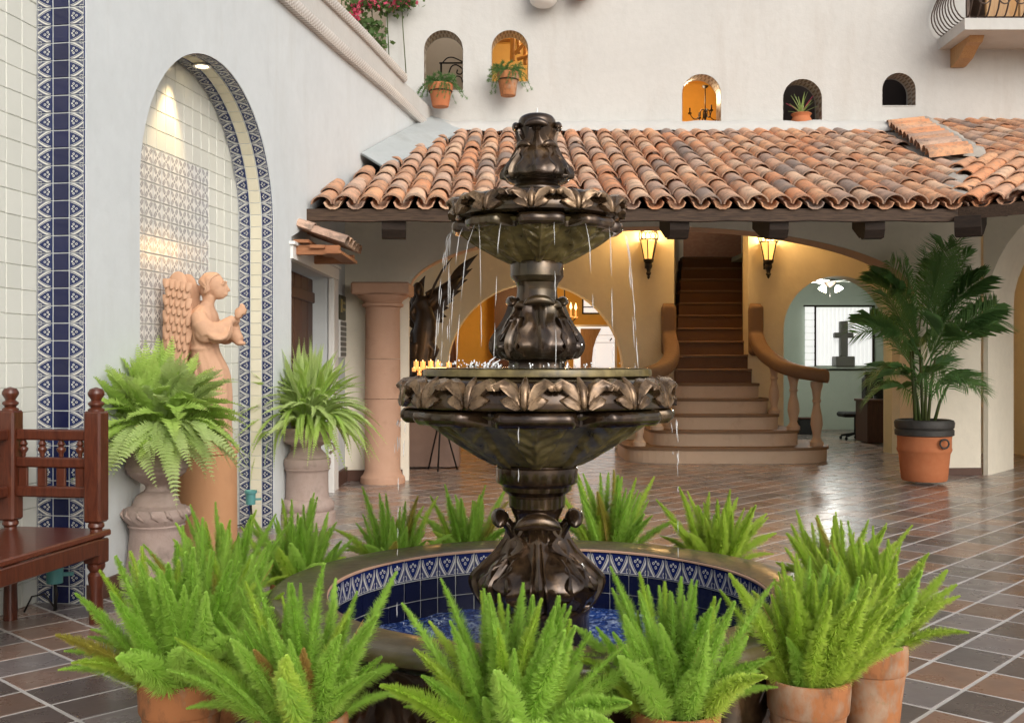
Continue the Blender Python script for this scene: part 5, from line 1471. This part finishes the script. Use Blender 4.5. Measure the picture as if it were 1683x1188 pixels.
# local axes: x to the right of the picture (the way it faces), y away from us
b = MB()
def ell_stack(mb, rows, n=28, fold=0, k=9):
    P = []
    for (z, cx, cy, rx, ry) in rows:
        P.append([(cx+rx*math.cos(2*PI*q/n)*(1+fold*math.sin(k*2*PI*q/n+z*3)), cy+ry*math.sin(2*PI*q/n)*(1+fold*math.sin(k*2*PI*q/n+z*3)), z) for q in range(n)])
    mb.surf(P, cu=True, cap0=True, cap1=True)
robe = spline([(0,.0,0,.17,.17),(.10,.01,0,.165,.165),(.35,.035,0,.155,.16),(.58,.03,0,.140,.16),(.76,-.02,0,.105,.145),(.90,-.035,0,.115,.155),(1.02,-.03,0,.105,.165),(1.08,-.02,0,.07,.12),(1.12,-.005,0,.050,.055)], 34)
ell_stack(b, robe, 40, .035, 11)
b.tube([(-.01,0,1.08),(.02,0,1.18)], .048, 12)
hd = Vector((.055,0,1.255))
b.ball(hd+Vector((-.012,0,.012)), (.088,.072,.092)); b.ball(hd+Vector((.030,0,-.035)), (.058,.054,.072)); b.ball(hd+Vector((.058,0,-.082)), (.022,.026,.020))
b.tube([hd+Vector((.082,0,.022)), hd+Vector((.098,0,-.016)), hd+Vector((.116,0,-.034)), hd+Vector((.088,0,-.042))], [.010,.012,.013,.008], 8)
b.ball(hd+Vector((.090,0,-.062)), (.014,.022,.008)); b.ball(hd+Vector((.087,0,-.074)), (.013,.018,.008))
for s in (-1,1):
    b.ball(hd+Vector((.074,s*.030,.012)), (.014,.016,.009)); b.tube([hd+Vector((.092,s*.012,.032)), hd+Vector((.078,s*.046,.034))], .007, 6)
# hair, swept back over the ear and gathered at the nape
b.ball(hd+Vector((-.020,0,.018)), (.086,.072,.082)); b.ball(hd+Vector((-.058,0,-.035)), (.052,.066,.075)); b.ball(hd+Vector((-.060,0,-.095)), (.036,.045,.050))
hc = hd+Vector((-.022,0,.012)); hair = MB()
for s in (-1,1):
    for q in range(13):
        u = q/12; a0 = R(50+108*u); pts = []
        for i in range(14):
            t = i/13; al = a0+(R(232)-a0)*(t**1.25)*(.80+.20*u); be = R(3)+R(92)*math.sin(PI*min(1,t*1.1)*.66)*(1-.18*u)
            k = 1.0+.02*math.sin(t*16+q)
            pts.append(hc+Vector((.095*k*math.cos(al)*math.cos(be)-.012*t, s*.081*k*math.sin(be), .092*k*math.sin(al)*math.cos(be)-(.075-.02*u)*t**1.5)))
        hair.tube(pts, [.006,.009,.0115,.013,.013,.013,.013,.013,.013,.013,.012,.011,.009,.005], 7)
hair.build('hair', M['terracotta'], ang, 180)
# arms: sleeve hanging from the bent elbow, forearm up to the joined hands
for s in (-1,1):
    b.tube([(-.03,s*.135,1.02),(.0,s*.175,.95),(.05,s*.165,.875)], [.062,.066,.068], 14)
    b.tube([(.05,s*.165,.875),(.13,s*.115,.925),(.215,s*.045,1.0)], [.066,.052,.032], 14)
    # the wide draped sleeve hanging from the forearm
    b.ball((.03,s*.168,.900), (.085,.055,.095)); b.ball((.10,s*.140,.885), (.085,.050,.085), rot=Matrix.Rotation(.25,4,'Y')); b.ball((.165,s*.100,.905), (.062,.040,.088), rot=Matrix.Rotation(.2,4,'Y'))
    for q in range(4): b.tube(spline([(-.035+.030*q,s*.205,.985-.045*q),(.03+.035*q,s*.222,.895-.020*q),(.105+.030*q,s*.180,.872-.005*q),(.165+.015*q,s*.125,.905+.012*q)],9), [.006,.010,.013,.015,.016,.015,.013,.010,.006], 7)
    if s > 0:      # the far sleeve falls lower and forward
        b.tube([(.12,.10,.93),(.19,.075,.875),(.235,.060,.825)], [.055,.060,.040], 12); b.ball((.24,.055,.81), (.045,.035,.02))
    # palm and four fingers with the thumb folded over, pressed to the other hand
    b.ball((.245,s*.020,1.035), (.030,.014,.042), rot=Matrix.Rotation(.35,4,'Y'))
    for f in range(4):
        L = (.062,.072,.068,.052)[f]; x0 = .232+.014*f
        b.tube([(x0+.010,s*.016,1.06-.010*f),(x0+.024,s*.012,1.06-.010*f+L*.6),(x0+.030,s*.008,1.06-.012*f+L)], [.009,.0085,.006], 6)
    b.tube([(.222,s*.018,1.03),(.220,s*.008,1.065),(.235,s*.002,1.085)], [.010,.009,.007], 6)
# belt hint and trailing cloth fold
b.tube([(.07*math.cos(2*PI*q/20)*1.35-.025,.105*math.sin(2*PI*q/20)*1.38,.765) for q in range(20)], .016, 8, closed=True)
for q in range(7):
    a = -2.6+.55*q; b.tube([(.10*math.cos(a)-.02,.14*math.sin(a),.74),(.14*math.cos(a)+.02,.155*math.sin(a),.45),(.165*math.cos(a)+.01,.165*math.sin(a),.03)], [.006,.016,.020], 6)
remesh(b, .0085, M['terracotta'], 'robed_body', ang, None, 2)
# wings folded behind the shoulders
def angel_wing(s):
    wb = MB()
    out = spline([(-.085,1.07),(-.11,1.24),(-.155,1.345),(-.225,1.345),(-.275,1.25),(-.305,.98),(-.305,.70),(-.262,.48),(-.235,.36),(-.19,.42),(-.14,.60),(-.10,.80),(-.08,.95)], 40)
    cxw, czw = -.18, .85
    P = []
    for f, y in ((.0,.052),(.55,.056),(.9,.045),(1,.028),(1,.008),(.9,-.004),(0,-.008)):
        P.append([(cxw+(x-cxw)*f, s*(.095+y), czw+(z-czw)*f) for x, z in out])
    wb.surf(P, cu=True)
    o = wb.build('wing', M['terracotta'], ang, 60)
    sc = MB(); rgw = random.Random(3)
    for r in range(8):
        for q in range(5):
            u = q/4; z = 1.30-.060*r-.03*u; x = -.272+.165*u+.012*r*(1-u)*0+(.017 if r % 2 else 0)
            if x < -.295 or x > -.095: continue
            f = MB(); L = .078+.006*r
            rows = []
            for i in range(6):
                t = i/5; w = .030*math.sqrt(max(0.02,1-t*t))+.001
                rows.append([(x-w, s*(.140+.016*t), z-L*t),(x-w*.5, s*(.147+.024*t), z-L*t),(x, s*(.149+.027*t), z-L*t),(x+w*.5, s*(.147+.024*t), z-L*t),(x+w, s*(.140+.016*t), z-L*t)])
            rows.append([(x+dx, s*.150, z-L*.9) for dx in (-.003,-.001,0,.001,.003)])
            f.surf(rows); f.build('feather', M['terracotta'], o, 180)
    for q in range(6):
        u = q/5; x = -.278+.150*u; z0 = .86; z1 = .50+.14*u-.10*math.sin(PI*u)*0
        f = MB(); rows = []
        for i in range(7):
            t = i/6; w = .019*math.sqrt(max(.03,1-t**3)); zz = z0+(z1-z0)*t; xx = x+.010*t*(1 if u < .5 else -.4)
            rows.append([(xx-w, s*.138, zz),(xx, s*(.152+.004*t), zz),(xx+w, s*.138, zz)])
        f.surf(rows); f.build('feather', M['terracotta'], o, 180)
angel_wing(-1); angel_wing(1)

# ------------------------------------------------------------------ bronze winged figure, altar and candles in the lobby
dB = 15.1; kB = FPX/dB; XB2 = (695-CX)/kB
alt = thing('altar_table', 'low cloth covered altar table behind the column, under the winged figure', 'table', ((702-CX)/kB, 15.15, 0))
M['cloth'] = plaster('altar_cloth', (.22,.15,.12), .15, .4)
cl_ = MB(); P = []
for (z, e) in ((.02,.03),(.35,.02),(.66,.0),(.70,-.01)):
    P.append([((.44+e+.008*math.sin(q*2.1))*math.copysign(min(1,1.25*abs(math.cos(2*PI*q/40))),math.cos(2*PI*q/40)), (.34+e)*math.copysign(min(1,1.25*abs(math.sin(2*PI*q/40))),math.sin(2*PI*q/40)), z) for q in range(40)])
cl_.surf(P, cu=True, cap1=True); cl_.build('draped_cloth', M['cloth'], alt, 60)
MB().box((0,0,.74), (.96,.74,.07), ch=.01).build('table_top', M['beam'], alt)
MB().lathe([(0,.775),(.26,.775),(.24,.83),(.19,.86),(.17,1.02),(.22,1.06),(.23,1.14),(0,1.14)], 32, (-.04,.05,0)).build('plinth', M['dark_bronze'], alt, 40)
win_ = thing('winged_figure', 'dark bronze figure with raised wings on the altar seen against the pale lobby wall', 'statue', (XB2, dB, 0))
def bp(px, py, y=0): return Vector(((px-695)/kB, y, EYE-(py-CY)/kB))
b = MB()
b.tube([bp(690,620),bp(692,590),bp(696,565),bp(698,545),bp(700,525),bp(697,508),bp(692,495),bp(690,488)], [.17,.13,.15,.17,.15,.12,.13,.07], 14, flat=.8)
b.tube([bp(684,600,.02),bp(680,640,.04),bp(668,660,.05)], [.10,.13,.12], 10)
b.tube([bp(690,492),bp(688,482)], .045, 8); b.ball(bp(687,474), (.075,.075,.095))
b.tube([bp(681,474),bp(683,470)], .03, 6)
b.tube([bp(700,500),bp(712,490),bp(708,478),bp(700,484)], [.055,.05,.045,.035], 8); b.tube([bp(683,502),bp(676,515),bp(684,530)], [.055,.05,.04], 8)
b.tube([bp(700,560),bp(712,575),bp(704,600)], [.11,.10,.07], 8); b.tube([bp(684,565),bp(682,590)], [.12,.09], 8)
for q in range(6): b.tube([bp(676+5*q,545),bp(672+6*q,590),bp(676+5*q,622)], [.015,.03,.03], 6)
remesh(b, .016, M['dark_bronze'], 'figure_body', win_, None, 2)
def fan_wing(root, tips, w):
    o = None
    for q, (tip, r0) in enumerate(tips):
        f = MB(); A, B = bp(*r0, .06+.012*q), bp(*tip, .10+.014*q); t = (B-A); n = Vector((-t.z,0,t.x)).normalized(); rows = []
        for i in range(8):
            s = i/7; ww = w*(.55+.45*math.sin(PI*min(1,s*1.3)))*(1-max(0,s-.75)/.25*.92); c = A+t*s+n*.05*math.sin(PI*s)
            rows.append([c-n*ww+Vector((0,.004,0)), c+Vector((0,-.014,0)), c+n*ww+Vector((0,.004,0)), c+Vector((0,.016,0))])
        f.surf(rows, cu=True, cap0=True, cap1=True)
        f.build('feather', M['dark_bronze'], root, 50)
wr_ = MB().tube([bp(698,512,.05),bp(716,488,.07),bp(738,472,.09),bp(758,452,.10)], [.10,.12,.10,.03], 8).build('wing', M['dark_bronze'], win_, 180)
fan_wing(wr_, [((785,417),(735,480)),((776,440),(730,490)),((768,458),(724,498)),((758,476),(718,505)),((746,492),(712,512)),((737,505),(708,518)),((733,520),(704,522)),((728,530),(702,525))], .075)
wl_ = MB().tube([bp(690,512,.05),bp(684,495,.07),bp(692,470,.09)], [.08,.10,.04], 8).build('wing', M['dark_bronze'], win_, 180)
fan_wing(wl_, [((698,452),(690,500)),((689,462),(686,510)),((683,478),(684,520)),((679,495),(684,530)),((678,515),(686,540)),((678,535),(688,550))], .07)
MB().tube([bp(706,492,-.02),bp(714,470,-.04),bp(727,445,-.05),bp(744,424,-.05)], [.022,.02,.016,.008], 8).build('curved_blade', M['dark_bronze'], win_, 180)
cst = thing('candle_rack', 'rack of glowing votive candles in glasses at the feet of the winged figure', 'candles', ((725-CX)/FPX*14.55, 14.55, 0))
kk = FPX/14.55
def cp(px, py): return ((px-725)/kk, EYE-(py-CY)/kk)
for (x0,x1,yy) in ((676,750,607),(680,745,613),(690,770,619)):
    a, z = cp(x0,yy); b_, _ = cp(x1,yy); MB().box(((a+b_)/2,-.04+.04*(619-yy)/6,z), (b_-a,.07,.012)).build('tray', M['iron'], cst)
for s in (0,1,2):
    a = 2*PI*s/3+.4; MB().tube([(0,0,1.28),(.02*math.cos(a),.02*math.sin(a),.75),(.24*math.cos(a),.24*math.sin(a),0)], .012, 6).build('leg', M['iron'], cst, 180)
MB().tube([(-.42,0,1.29),(0,0,1.27),(.36,0,1.29)], .012, 6).build('crossbar', M['iron'], cst, 180)
for (px, py, h, y) in ((684,600,16,0),(695,600,15,0),(708,600,17,0),(720,600,15,0),(738,602,16,0),(681,607,7,-.05),(690,607,7,-.05),(702,606,8,-.05),(712,607,7,-.05),(727,608,8,-.05),(754,610,15,-.04),(690,614,6,-.08),(712,615,6,-.08),(764,614,8,-.06),(746,613,7,-.06)):
    x, z = cp(px, py+h*.5); r = .034 if h > 10 else .028; hh = h/kk*.9
    MB().lathe([(0,0),(r,0),(r*1.05,hh),(r*.6,hh),(.004,hh*.9)], 12, (x,y,z)).build('candle', M['candle'], cst, 45)
    MB().lathe([(.002,hh*.92),(.007,hh*1.0),(.005,hh*1.1),(.001,hh*1.2)], 8, (x,y,z)).build('flame', M['flame'], cst, 180)
MB().ball(Vector((cp(776,606)[0],0,cp(776,606)[1])), (.07,.05,.07)).build('dark_urn', M['dark_bronze'], cst, 180)
lamp('candle_glow', (-.05,-.25,1.65), 9, (1,.5,.16), .15, cst)

# ------------------------------------------------------------------ ochre room behind the left lobby arch
MB_ = MB()
r0d, r1d = LD+.402, 20.6
room('ochre_room', -1.75, 2.42, r0d, r1d, -.02, 3.3, M['ochre'], 'glowing ochre room seen through the round lobby arch', True, False)
lamp('ochre_lamp', (.1, 18.6, 2.75), 44, (1,.68,.32), .12)
def rp(px, py, d): return W(px, py, d)
t = MB().box((rp(832,600,20.2).x,20.25,1.55), (.46,.5,3.1)).build('dark_post', M['door']); tag(t, 'dark wooden post against the back of the ochre room', 'post')
cu = thing('dark_curtain', 'narrow dark hanging curtain near the left side of the ochre room', 'curtain', (rp(741,560,19.4).x, 19.4, 0))
mb = MB(); P = []
for z in (.3,1.0,1.8,2.25): P.append([(.13*math.cos(2*PI*q/24)*(1+.15*math.sin(q*2.6))*(1-.55*(z/2.3)**2), .08*math.sin(2*PI*q/24), z) for q in range(24)])
mb.surf(P, cu=True, cap0=True, cap1=True); mb.build('drape', M['door'], cu, 180)
cab = thing('white_cabinet', 'white cupboard with a pale wood grained panel in the ochre room', 'cabinet', (rp(978,600,18.4).x, 18.4, 0))
kc2 = FPX/18.4; zt = EYE-(537-CY)/kc2
MB().box((0,.22,zt/2), (66/kc2,.44,zt), ch=.008).build('body', M['white_glow'], cab)  # the cupboard is no lamp; its brightness is added as glow
MB().box((0,-.008,zt+.012), (70/kc2,.5,.03)).box((34/kc2,-.012,zt/2), (.04,.03,zt)).build('frame', M['paint'], cab)
P = [(-24,540),(10,540),(2,556),(-3,572),(-5,590),(-5,640),(-24,640)]
MB().prism([(x/kc2, EYE-(y-CY)/kc2) for x,y in P], .012, .024, XZ).build('grained_panel', M['light_wood'], cab)
for yy in (551, 563): MB().box((12/kc2,-.014,EYE-(yy-CY)/kc2), (40/kc2,.006,.008)).build('groove', M['beige'], cab)
MB().tube([(24/kc2,-.03,EYE-(560-CY)/kc2),(27/kc2,-.06,EYE-(556-CY)/kc2)], .012, 6).build('handle', M['iron'], cab, 180)
hw = thing('high_window', 'small bright window high in the back wall of the ochre room', 'window', (rp(982,500,r1d).x, r1d-.02, rp(982,500,r1d).z))
MB().box((0,0,0), (.56,.02,.36)).build('pane', M['white_glow'], hw)
for (x,z,w,h) in ((0,.185,.62,.03),(0,-.185,.62,.03),(-.295,0,.03,.40),(.295,0,.03,.40),(.06,0,.02,.36),(0,-.06,.56,.02)): MB().box((x,-.02,z), (w,.03,h)).build('frame_bar', M['beam'], hw)
def chandelier(px, py, d, label, arms, R_, drop, sc=1.0, flame=True, en=0):
    c = W(px, py, d); root = thing('chandelier', label, 'chandelier', c)
    MB().tube([(0,0,drop),(0,0,drop*.4),(0,0,-.02)], .010*sc, 6).build('stem', M['iron'], root, 180)
    MB().lathe([(0,drop),(.06*sc,drop-.005),(.05*sc,drop-.03),(.01,drop-.05)], 14).build('ceiling_rose', M['iron'], root, 45)
    MB().lathe([(.004,.05),(.03*sc,.03),(.02*sc,0),(.04*sc,-.05),(.015*sc,-.10),(.025*sc,-.13),(.003,-.17)], 14).build('hub', M['iron'], root, 60)
    for q in range(arms):
        a = 2*PI*q/arms+.2; ca, sa = math.cos(a), math.sin(a)
        MB().tube(spline([(0,0,.02),(.12*R_*ca,.12*R_*sa,.22*R_),(.30*R_*ca,.30*R_*sa,.10*R_),(.35*R_*ca,.35*R_*sa,-.25*R_),(.70*R_*ca,.70*R_*sa,-.42*R_),(R_*ca,R_*sa,-.12*R_)],16), .009*sc, 6).build('arm', M['iron'], root, 180)
        MB().lathe([(0,0),(.03*sc,.0),(.035*sc,.02),(.014*sc,.022),(.013*sc,.11*sc),(.0,.11*sc)], 10, (R_*ca,R_*sa,-.12*R_)).build('candle_cup', M['iron'] if not flame else M['candle'], root, 45)
        if flame: MB().lathe([(.002,.11*sc),(.020*sc,.14*sc),(.013*sc,.18*sc),(.001,.22*sc)], 8, (R_*ca,R_*sa,-.12*R_)).build('flame_bulb', M['flame'], root, 180)
    if en: lamp('chandelier_lamp', (0,-.1,-.25), en, (1,.6,.24), .06, root)
chandelier(928, 520, 18.0, 'small candle chandelier glowing beside the fountain stem in the ochre room', 5, .20, 1.2, 1.2, True, 5)
chandelier(1159, 186, e0+1.0, 'black iron chandelier hanging in the amber lit opening of the upper wall', 4, .26, (186-141)/FPX*(e0+1.0), .9, False)

# ------------------------------------------------------------------ green room behind the right lobby arch
room('green_room', 4.25, 10.2, LD+.402, 24.0, -.02, 3.42, M['green'], 'pale green room with a bright window seen through the right lobby arch', True, False, False)
t = MB().prism([(4.30,LD+.41),(4.38,LD+.41),(5.48,22.3),(5.48,23.99),(5.40,23.99),(5.40,22.3)], 0, 3.4).build('green_room_wall', M['green']); tag(t, 'shaded green side wall just inside the edge of the right lobby arch', 'wall')
gk = FPX/23.9
gw = thing('green_room_window', 'large bright curtained window in the green room behind the stone cross', 'window', ((1377-CX)/gk, 23.95, 0))
wz1, wz0 = EYE-(504-CY)/gk, EYE-(602-CY)/gk
for q in range(14):
    w = 92/gk/14; mbq = MB(); P = [[((-35/gk)+w*(q+i/6), -.02-.014*math.sin(PI*i/6), z) for i in range(7)] for z in (wz0+.02,wz1-.02)]
    mbq.surf(P[::-1]); mbq.build('curtain_fold', M['white_glow'], gw, 180)
for q in range(9):
    h = (wz1-wz0)/9; MB().box((-46/gk,-.03,wz0+h*(q+.5)), (15/gk,.04,h-.012), ch=.006).build('glass_block', M['white_glow'], gw)
for (x0,x1,z0_,z1_) in ((-56,60,504,501.5),(-56,60,605,602),(-38.5,-36,602,504),(57,60,602,504)):
    MB().box(((x0+x1)/2/gk,-.05,EYE-((z0_+z1_)/2-CY)/gk), (abs(x1-x0)/gk,.06,abs(z1_-z0_)/gk)).build('frame_bar', M['beam'], gw)
cr = thing('stone_cross', 'grey stone cross on a square base in front of the bright window', 'cross', ((1386-CX)/FPX*23.5, 23.5, 0)); ck = FPX/23.5
def cz(y): return EYE-(y-CY)/ck
MB().box((0,0,cz(594)), (31/ck,.34,17/ck), ch=.02).build('base', M['plaque'], cr)
MB().box((0,0,(cz(528)+cz(586))/2), (12.5/ck,.16,cz(528)-cz(586)), ch=.02).build('upright', M['plaque'], cr)
MB().box((9.5/ck*1.1+.005,0,cz(551)), (9.5/ck,.158,9/ck), ch=.02).build('arm', M['plaque'], cr); MB().box((-9.5/ck*1.1-.005,0,cz(551)), (9.5/ck,.158,9/ck), ch=.02).build('arm', M['plaque'], cr)
t = MB().box((0.6,.2,cz(604)), (3.4,.62,.05)).build('ledge', M['green'], cr)
t = MB().box((0.6,.25,cz(604)/2-.03), (3.3,.5,cz(604)-.06)).build('ledge_front', M['green'], cr)
fan = thing('ceiling_fan', 'ceiling fan with two lit glass shades at the top of the green room arch', 'ceiling fan', W(1364, 470, 20.6)+Vector((0,0,0))); fkk = FPX/20.6
MB().tube([(0,0,3.42-(EYE-(470-CY)/fkk)),(0,0,.1)], .02, 8).build('rod', M['paint'], fan, 180)
MB().lathe([(0,.14),(.10,.13),(.12,.07),(.08,.02),(.05,0),(0,-.03)], 20).build('motor', M['iron_brown'], fan, 45)
for q in range(5):
    a = 2*PI*q/5+.3; MB().box((.42,0,.09), (.66,.13,.012), M=RZ(a) @ Matrix.Rotation(.15,4,'X')).build('blade', M['paint'], fan)
for s in (-1,1): MB().lathe([(.02,.03),(.05,.0),(.085,-.06),(.09,-.085),(.0,-.10)], 16, M=Matrix.Translation((s*.13,-.05,-.02)) @ Matrix.Rotation(-s*.5,4,'Y')).build('lamp_shade', M['fan_glass'], fan, 60)
MB().tube([(0,0,-.03),(0,0,-.22)], .006, 5).build('pull_chain', M['iron'], fan, 180)
lamp('fan_lamp', (0,-.1,-.32), 90, (1,1,.94), .12, fan)
ch = thing('office_chair', 'black swivel office chair in shadow beneath the cross', 'chair', ((1406-CX)/FPX*20.3, 20.3, 0)); 
MB().box((-.05,0,.50), (.50,.50,.10), ch=.03).build('seat', M['black'], ch); MB().box((.25,.05,.92), (.09,.48,.62), ch=.04).build('backrest', M['black'], ch)
MB().tube([(0,0,.12),(0,0,.46)], .03, 8).build('gas_post', M['black'], ch, 60)
for q in range(5):
    a = 2*PI*q/5; MB().tube([(0,0,.13),(.28*math.cos(a),.28*math.sin(a),.08)], .022, 6).build('base_spoke', M['black'], ch, 60); MB().ball((.29*math.cos(a),.29*math.sin(a),.036), (.03,.03,.035), 8, 6).build('caster', M['black'], ch, 180)
dk2 = thing('dark_desk', 'dark wooden desk in shadow behind the potted palm', 'desk', ((1460-CX)/FPX*19.6, 19.6, 0))
MB().box((.12,0,.80), (1.3,.75,.05), ch=.01).build('desk_top', M['door'], dk2)
MB().box((-.30,0,.40), (.42,.68,.76), ch=.01).build('drawer_unit', M['door'], dk2)
MB().box((.60,0,.40), (.06,.68,.76), ch=.01).build('side_panel', M['door'], dk2)
MB().box((-.10,.1,1.12), (.62,.10,.46), ch=.02).box((-.10,.12,.86), (.2,.2,.06)).build('monitor', M['black'], dk2)
bx = thing('floor_box', 'small dark box on the lobby floor past the balusters', 'box', ((1322-CX)/FPX*22, 22, 0)); MB().box((0,0,.16), (.28,.3,.32), ch=.02).build('carton', M['black'], bx)
MB().box((0,0,.335), (.30,.32,.03), ch=.01).build('lid', M['door'], bx)

# ------------------------------------------------------------------ balcony, upper right
bal = thing('balcony', 'white balcony with bulging wrought iron railing on wooden brackets at the upper right', 'balcony', (6.26, 15.2, 6.11))
# local: x along the wall, y towards the wall (negative = projecting)
MB().prism([(0,0),(.02,-.02),(0,-.90),(3.4,-.90),(3.4,0)][::-1], 0, .16).build('slab', M['white'], bal)
for x in (.28, 1.62):
    MB().prism([(0,0),(0,-.27),(-.08,-.27),(-.30,-.22),(-.50,-.10),(-.60,-.08),(-.66,0)], -.10, .10, Matrix(((0,0,1,0),(1,0,0,0),(0,1,0,0),(0,0,0,1))) @ Matrix.Identity(4)).build('bracket', M['light_wood'], bal, None, Matrix.Translation((x,-.001,-.002)))
def belly(t):      # railing bar profile: (outward, height)
    return [(.0,.17),(.07,.20),(.15,.32),(.17,.46),(.12,.62),(.04,.80),(.0,.96),(.0,1.10)]
nB = spline(belly(0), 16)
for q in range(9):
    y = -.06-.095*q; MB().tube([(.05-o, y, z) for o, z in nB], .011, 6).build('railing_bar', M['iron_brown'], bal, 180)
for q in range(26):
    x = .05+q*.125; MB().tube([(x,-.86-o,z) for o, z in nB], .011, 6).build('railing_bar', M['iron_brown'], bal, 180)
for q in range(6):      # scrollwork between the bars
    cx = .36+q*.5
    for s in (-1,1):
        pts = []
        for i in range(30):
            t = i/29; a = t*3.6*PI; r = .13*(1-t*.8); pts.append((cx+s*(.13-r*math.cos(a)),-.98-.04*math.sin(PI*min(1,t)),.42+r*math.sin(a)*1.2))
        MB().tube(pts, .010, 5).build('railing_scroll', M['iron_brown'], bal, 180)
for (z, o) in ((.18,0),(1.10,0)):
    MB().tube([(.05,-.0,z),(.05,-.86,z),(3.35,-.86,z)], .016, 6).build('rail', M['iron_brown'], bal, 180)
MB().box((.06,-.86,.62), (.045,.045,.94)).build('corner_post', M['iron_brown'], bal)
room('balcony_room', 6.85, 9.4, e0, e0+2.0, 6.22, 8.5, M['beige'], 'room behind the balcony railing at the upper right')
for k, x in enumerate((7.05,7.55,8.25,8.75)):
    t = MB().box((x+.2,e0-.12,7.1), (.36,.05,1.7), ch=.01).build('shutter_board', M['light_wood']); tag(t, ('tall wooden shutter board behind the balcony corner post','tall wooden shutter board just before the dark balcony pot','tall wooden shutter board just past the dark balcony pot','tall wooden shutter board at the frame edge of the balcony')[k], 'shutter', 'wooden shutters behind the balcony')
t = thing('balcony_pot', 'dark pot plant on the balcony between the wooden shutters', 'planter', (7.55, 14.75, 6.272))
MB().lathe([(0,0),(.12,0),(.15,.2),(.17,.30),(.14,.30)], 20).build('pot', M['pot_black'], t, 40)
for q in range(10): link('spray', wisp_m[q % 3], t, Matrix.Translation((0,0,.28)) @ RZ(q*.7) @ Matrix.Scale(.8,4))
lamp('balcony_lamp', (8.6, e0+.8, 7.9), 30, (1,.68,.36), .1)
# wrought iron bracket in front of the beige wall behind the first opening
ib = thing('iron_scroll_bracket', 'black iron scroll gate seen through the leftmost small opening', 'bracket', W(746, 120, e0+.9)); ik = FPX/(e0+.9)
def ip(px, py): return ((px-746)/ik, 0, -(py-120)/ik)
MB().tube([ip(725,140),ip(725,103)], .016, 6).build('upright', M['iron'], ib, 180); MB().tube([ip(722,104),ip(775,104)], .014, 6).build('top_bar', M['iron'], ib, 180)
MB().tube(spline([ip(728,103),ip(735,96),ip(745,95),ip(760,102)],12), .010, 6).build('top_curve', M['iron'], ib, 180)
MB().tube(spline([ip(738,120),ip(742,110),ip(750,107),ip(760,114),ip(758,122),ip(751,121),ip(752,115)],22), .011, 6).build('scroll', M['iron'], ib, 180)
MB().tube(spline([ip(745,135),ip(750,126),ip(758,128),ip(760,136)],12), .010, 6).build('scroll', M['iron'], ib, 180)
# rustic timbers in the second opening
tf = thing('timber_trellis', 'rustic orange timbers crossing the second small opening', 'trellis', W(838, 80, e0+.8)); tk = FPX/(e0+.8)
def tp_(px, py, y=0): return ((px-838)/tk, y, -(py-80)/tk)
for a, b_, w in ((tp_(842,45),tp_(842,100),.045),(tp_(812,66,.08),tp_(842,64,.08),.03),(tp_(848,48,-.06),tp_(853,90,-.06),.03),(tp_(846,92,-.1),tp_(866,70,-.1),.03),(tp_(862,60,.04),tp_(863,105,.04),.035),(tp_(850,98),tp_(870,92),.03)):
    MB().tube([a,tuple((p+q)/2+.008 for p,q in zip(a,b_)),b_], w, 7).build('timber', M['light_wood'], tf, 60)
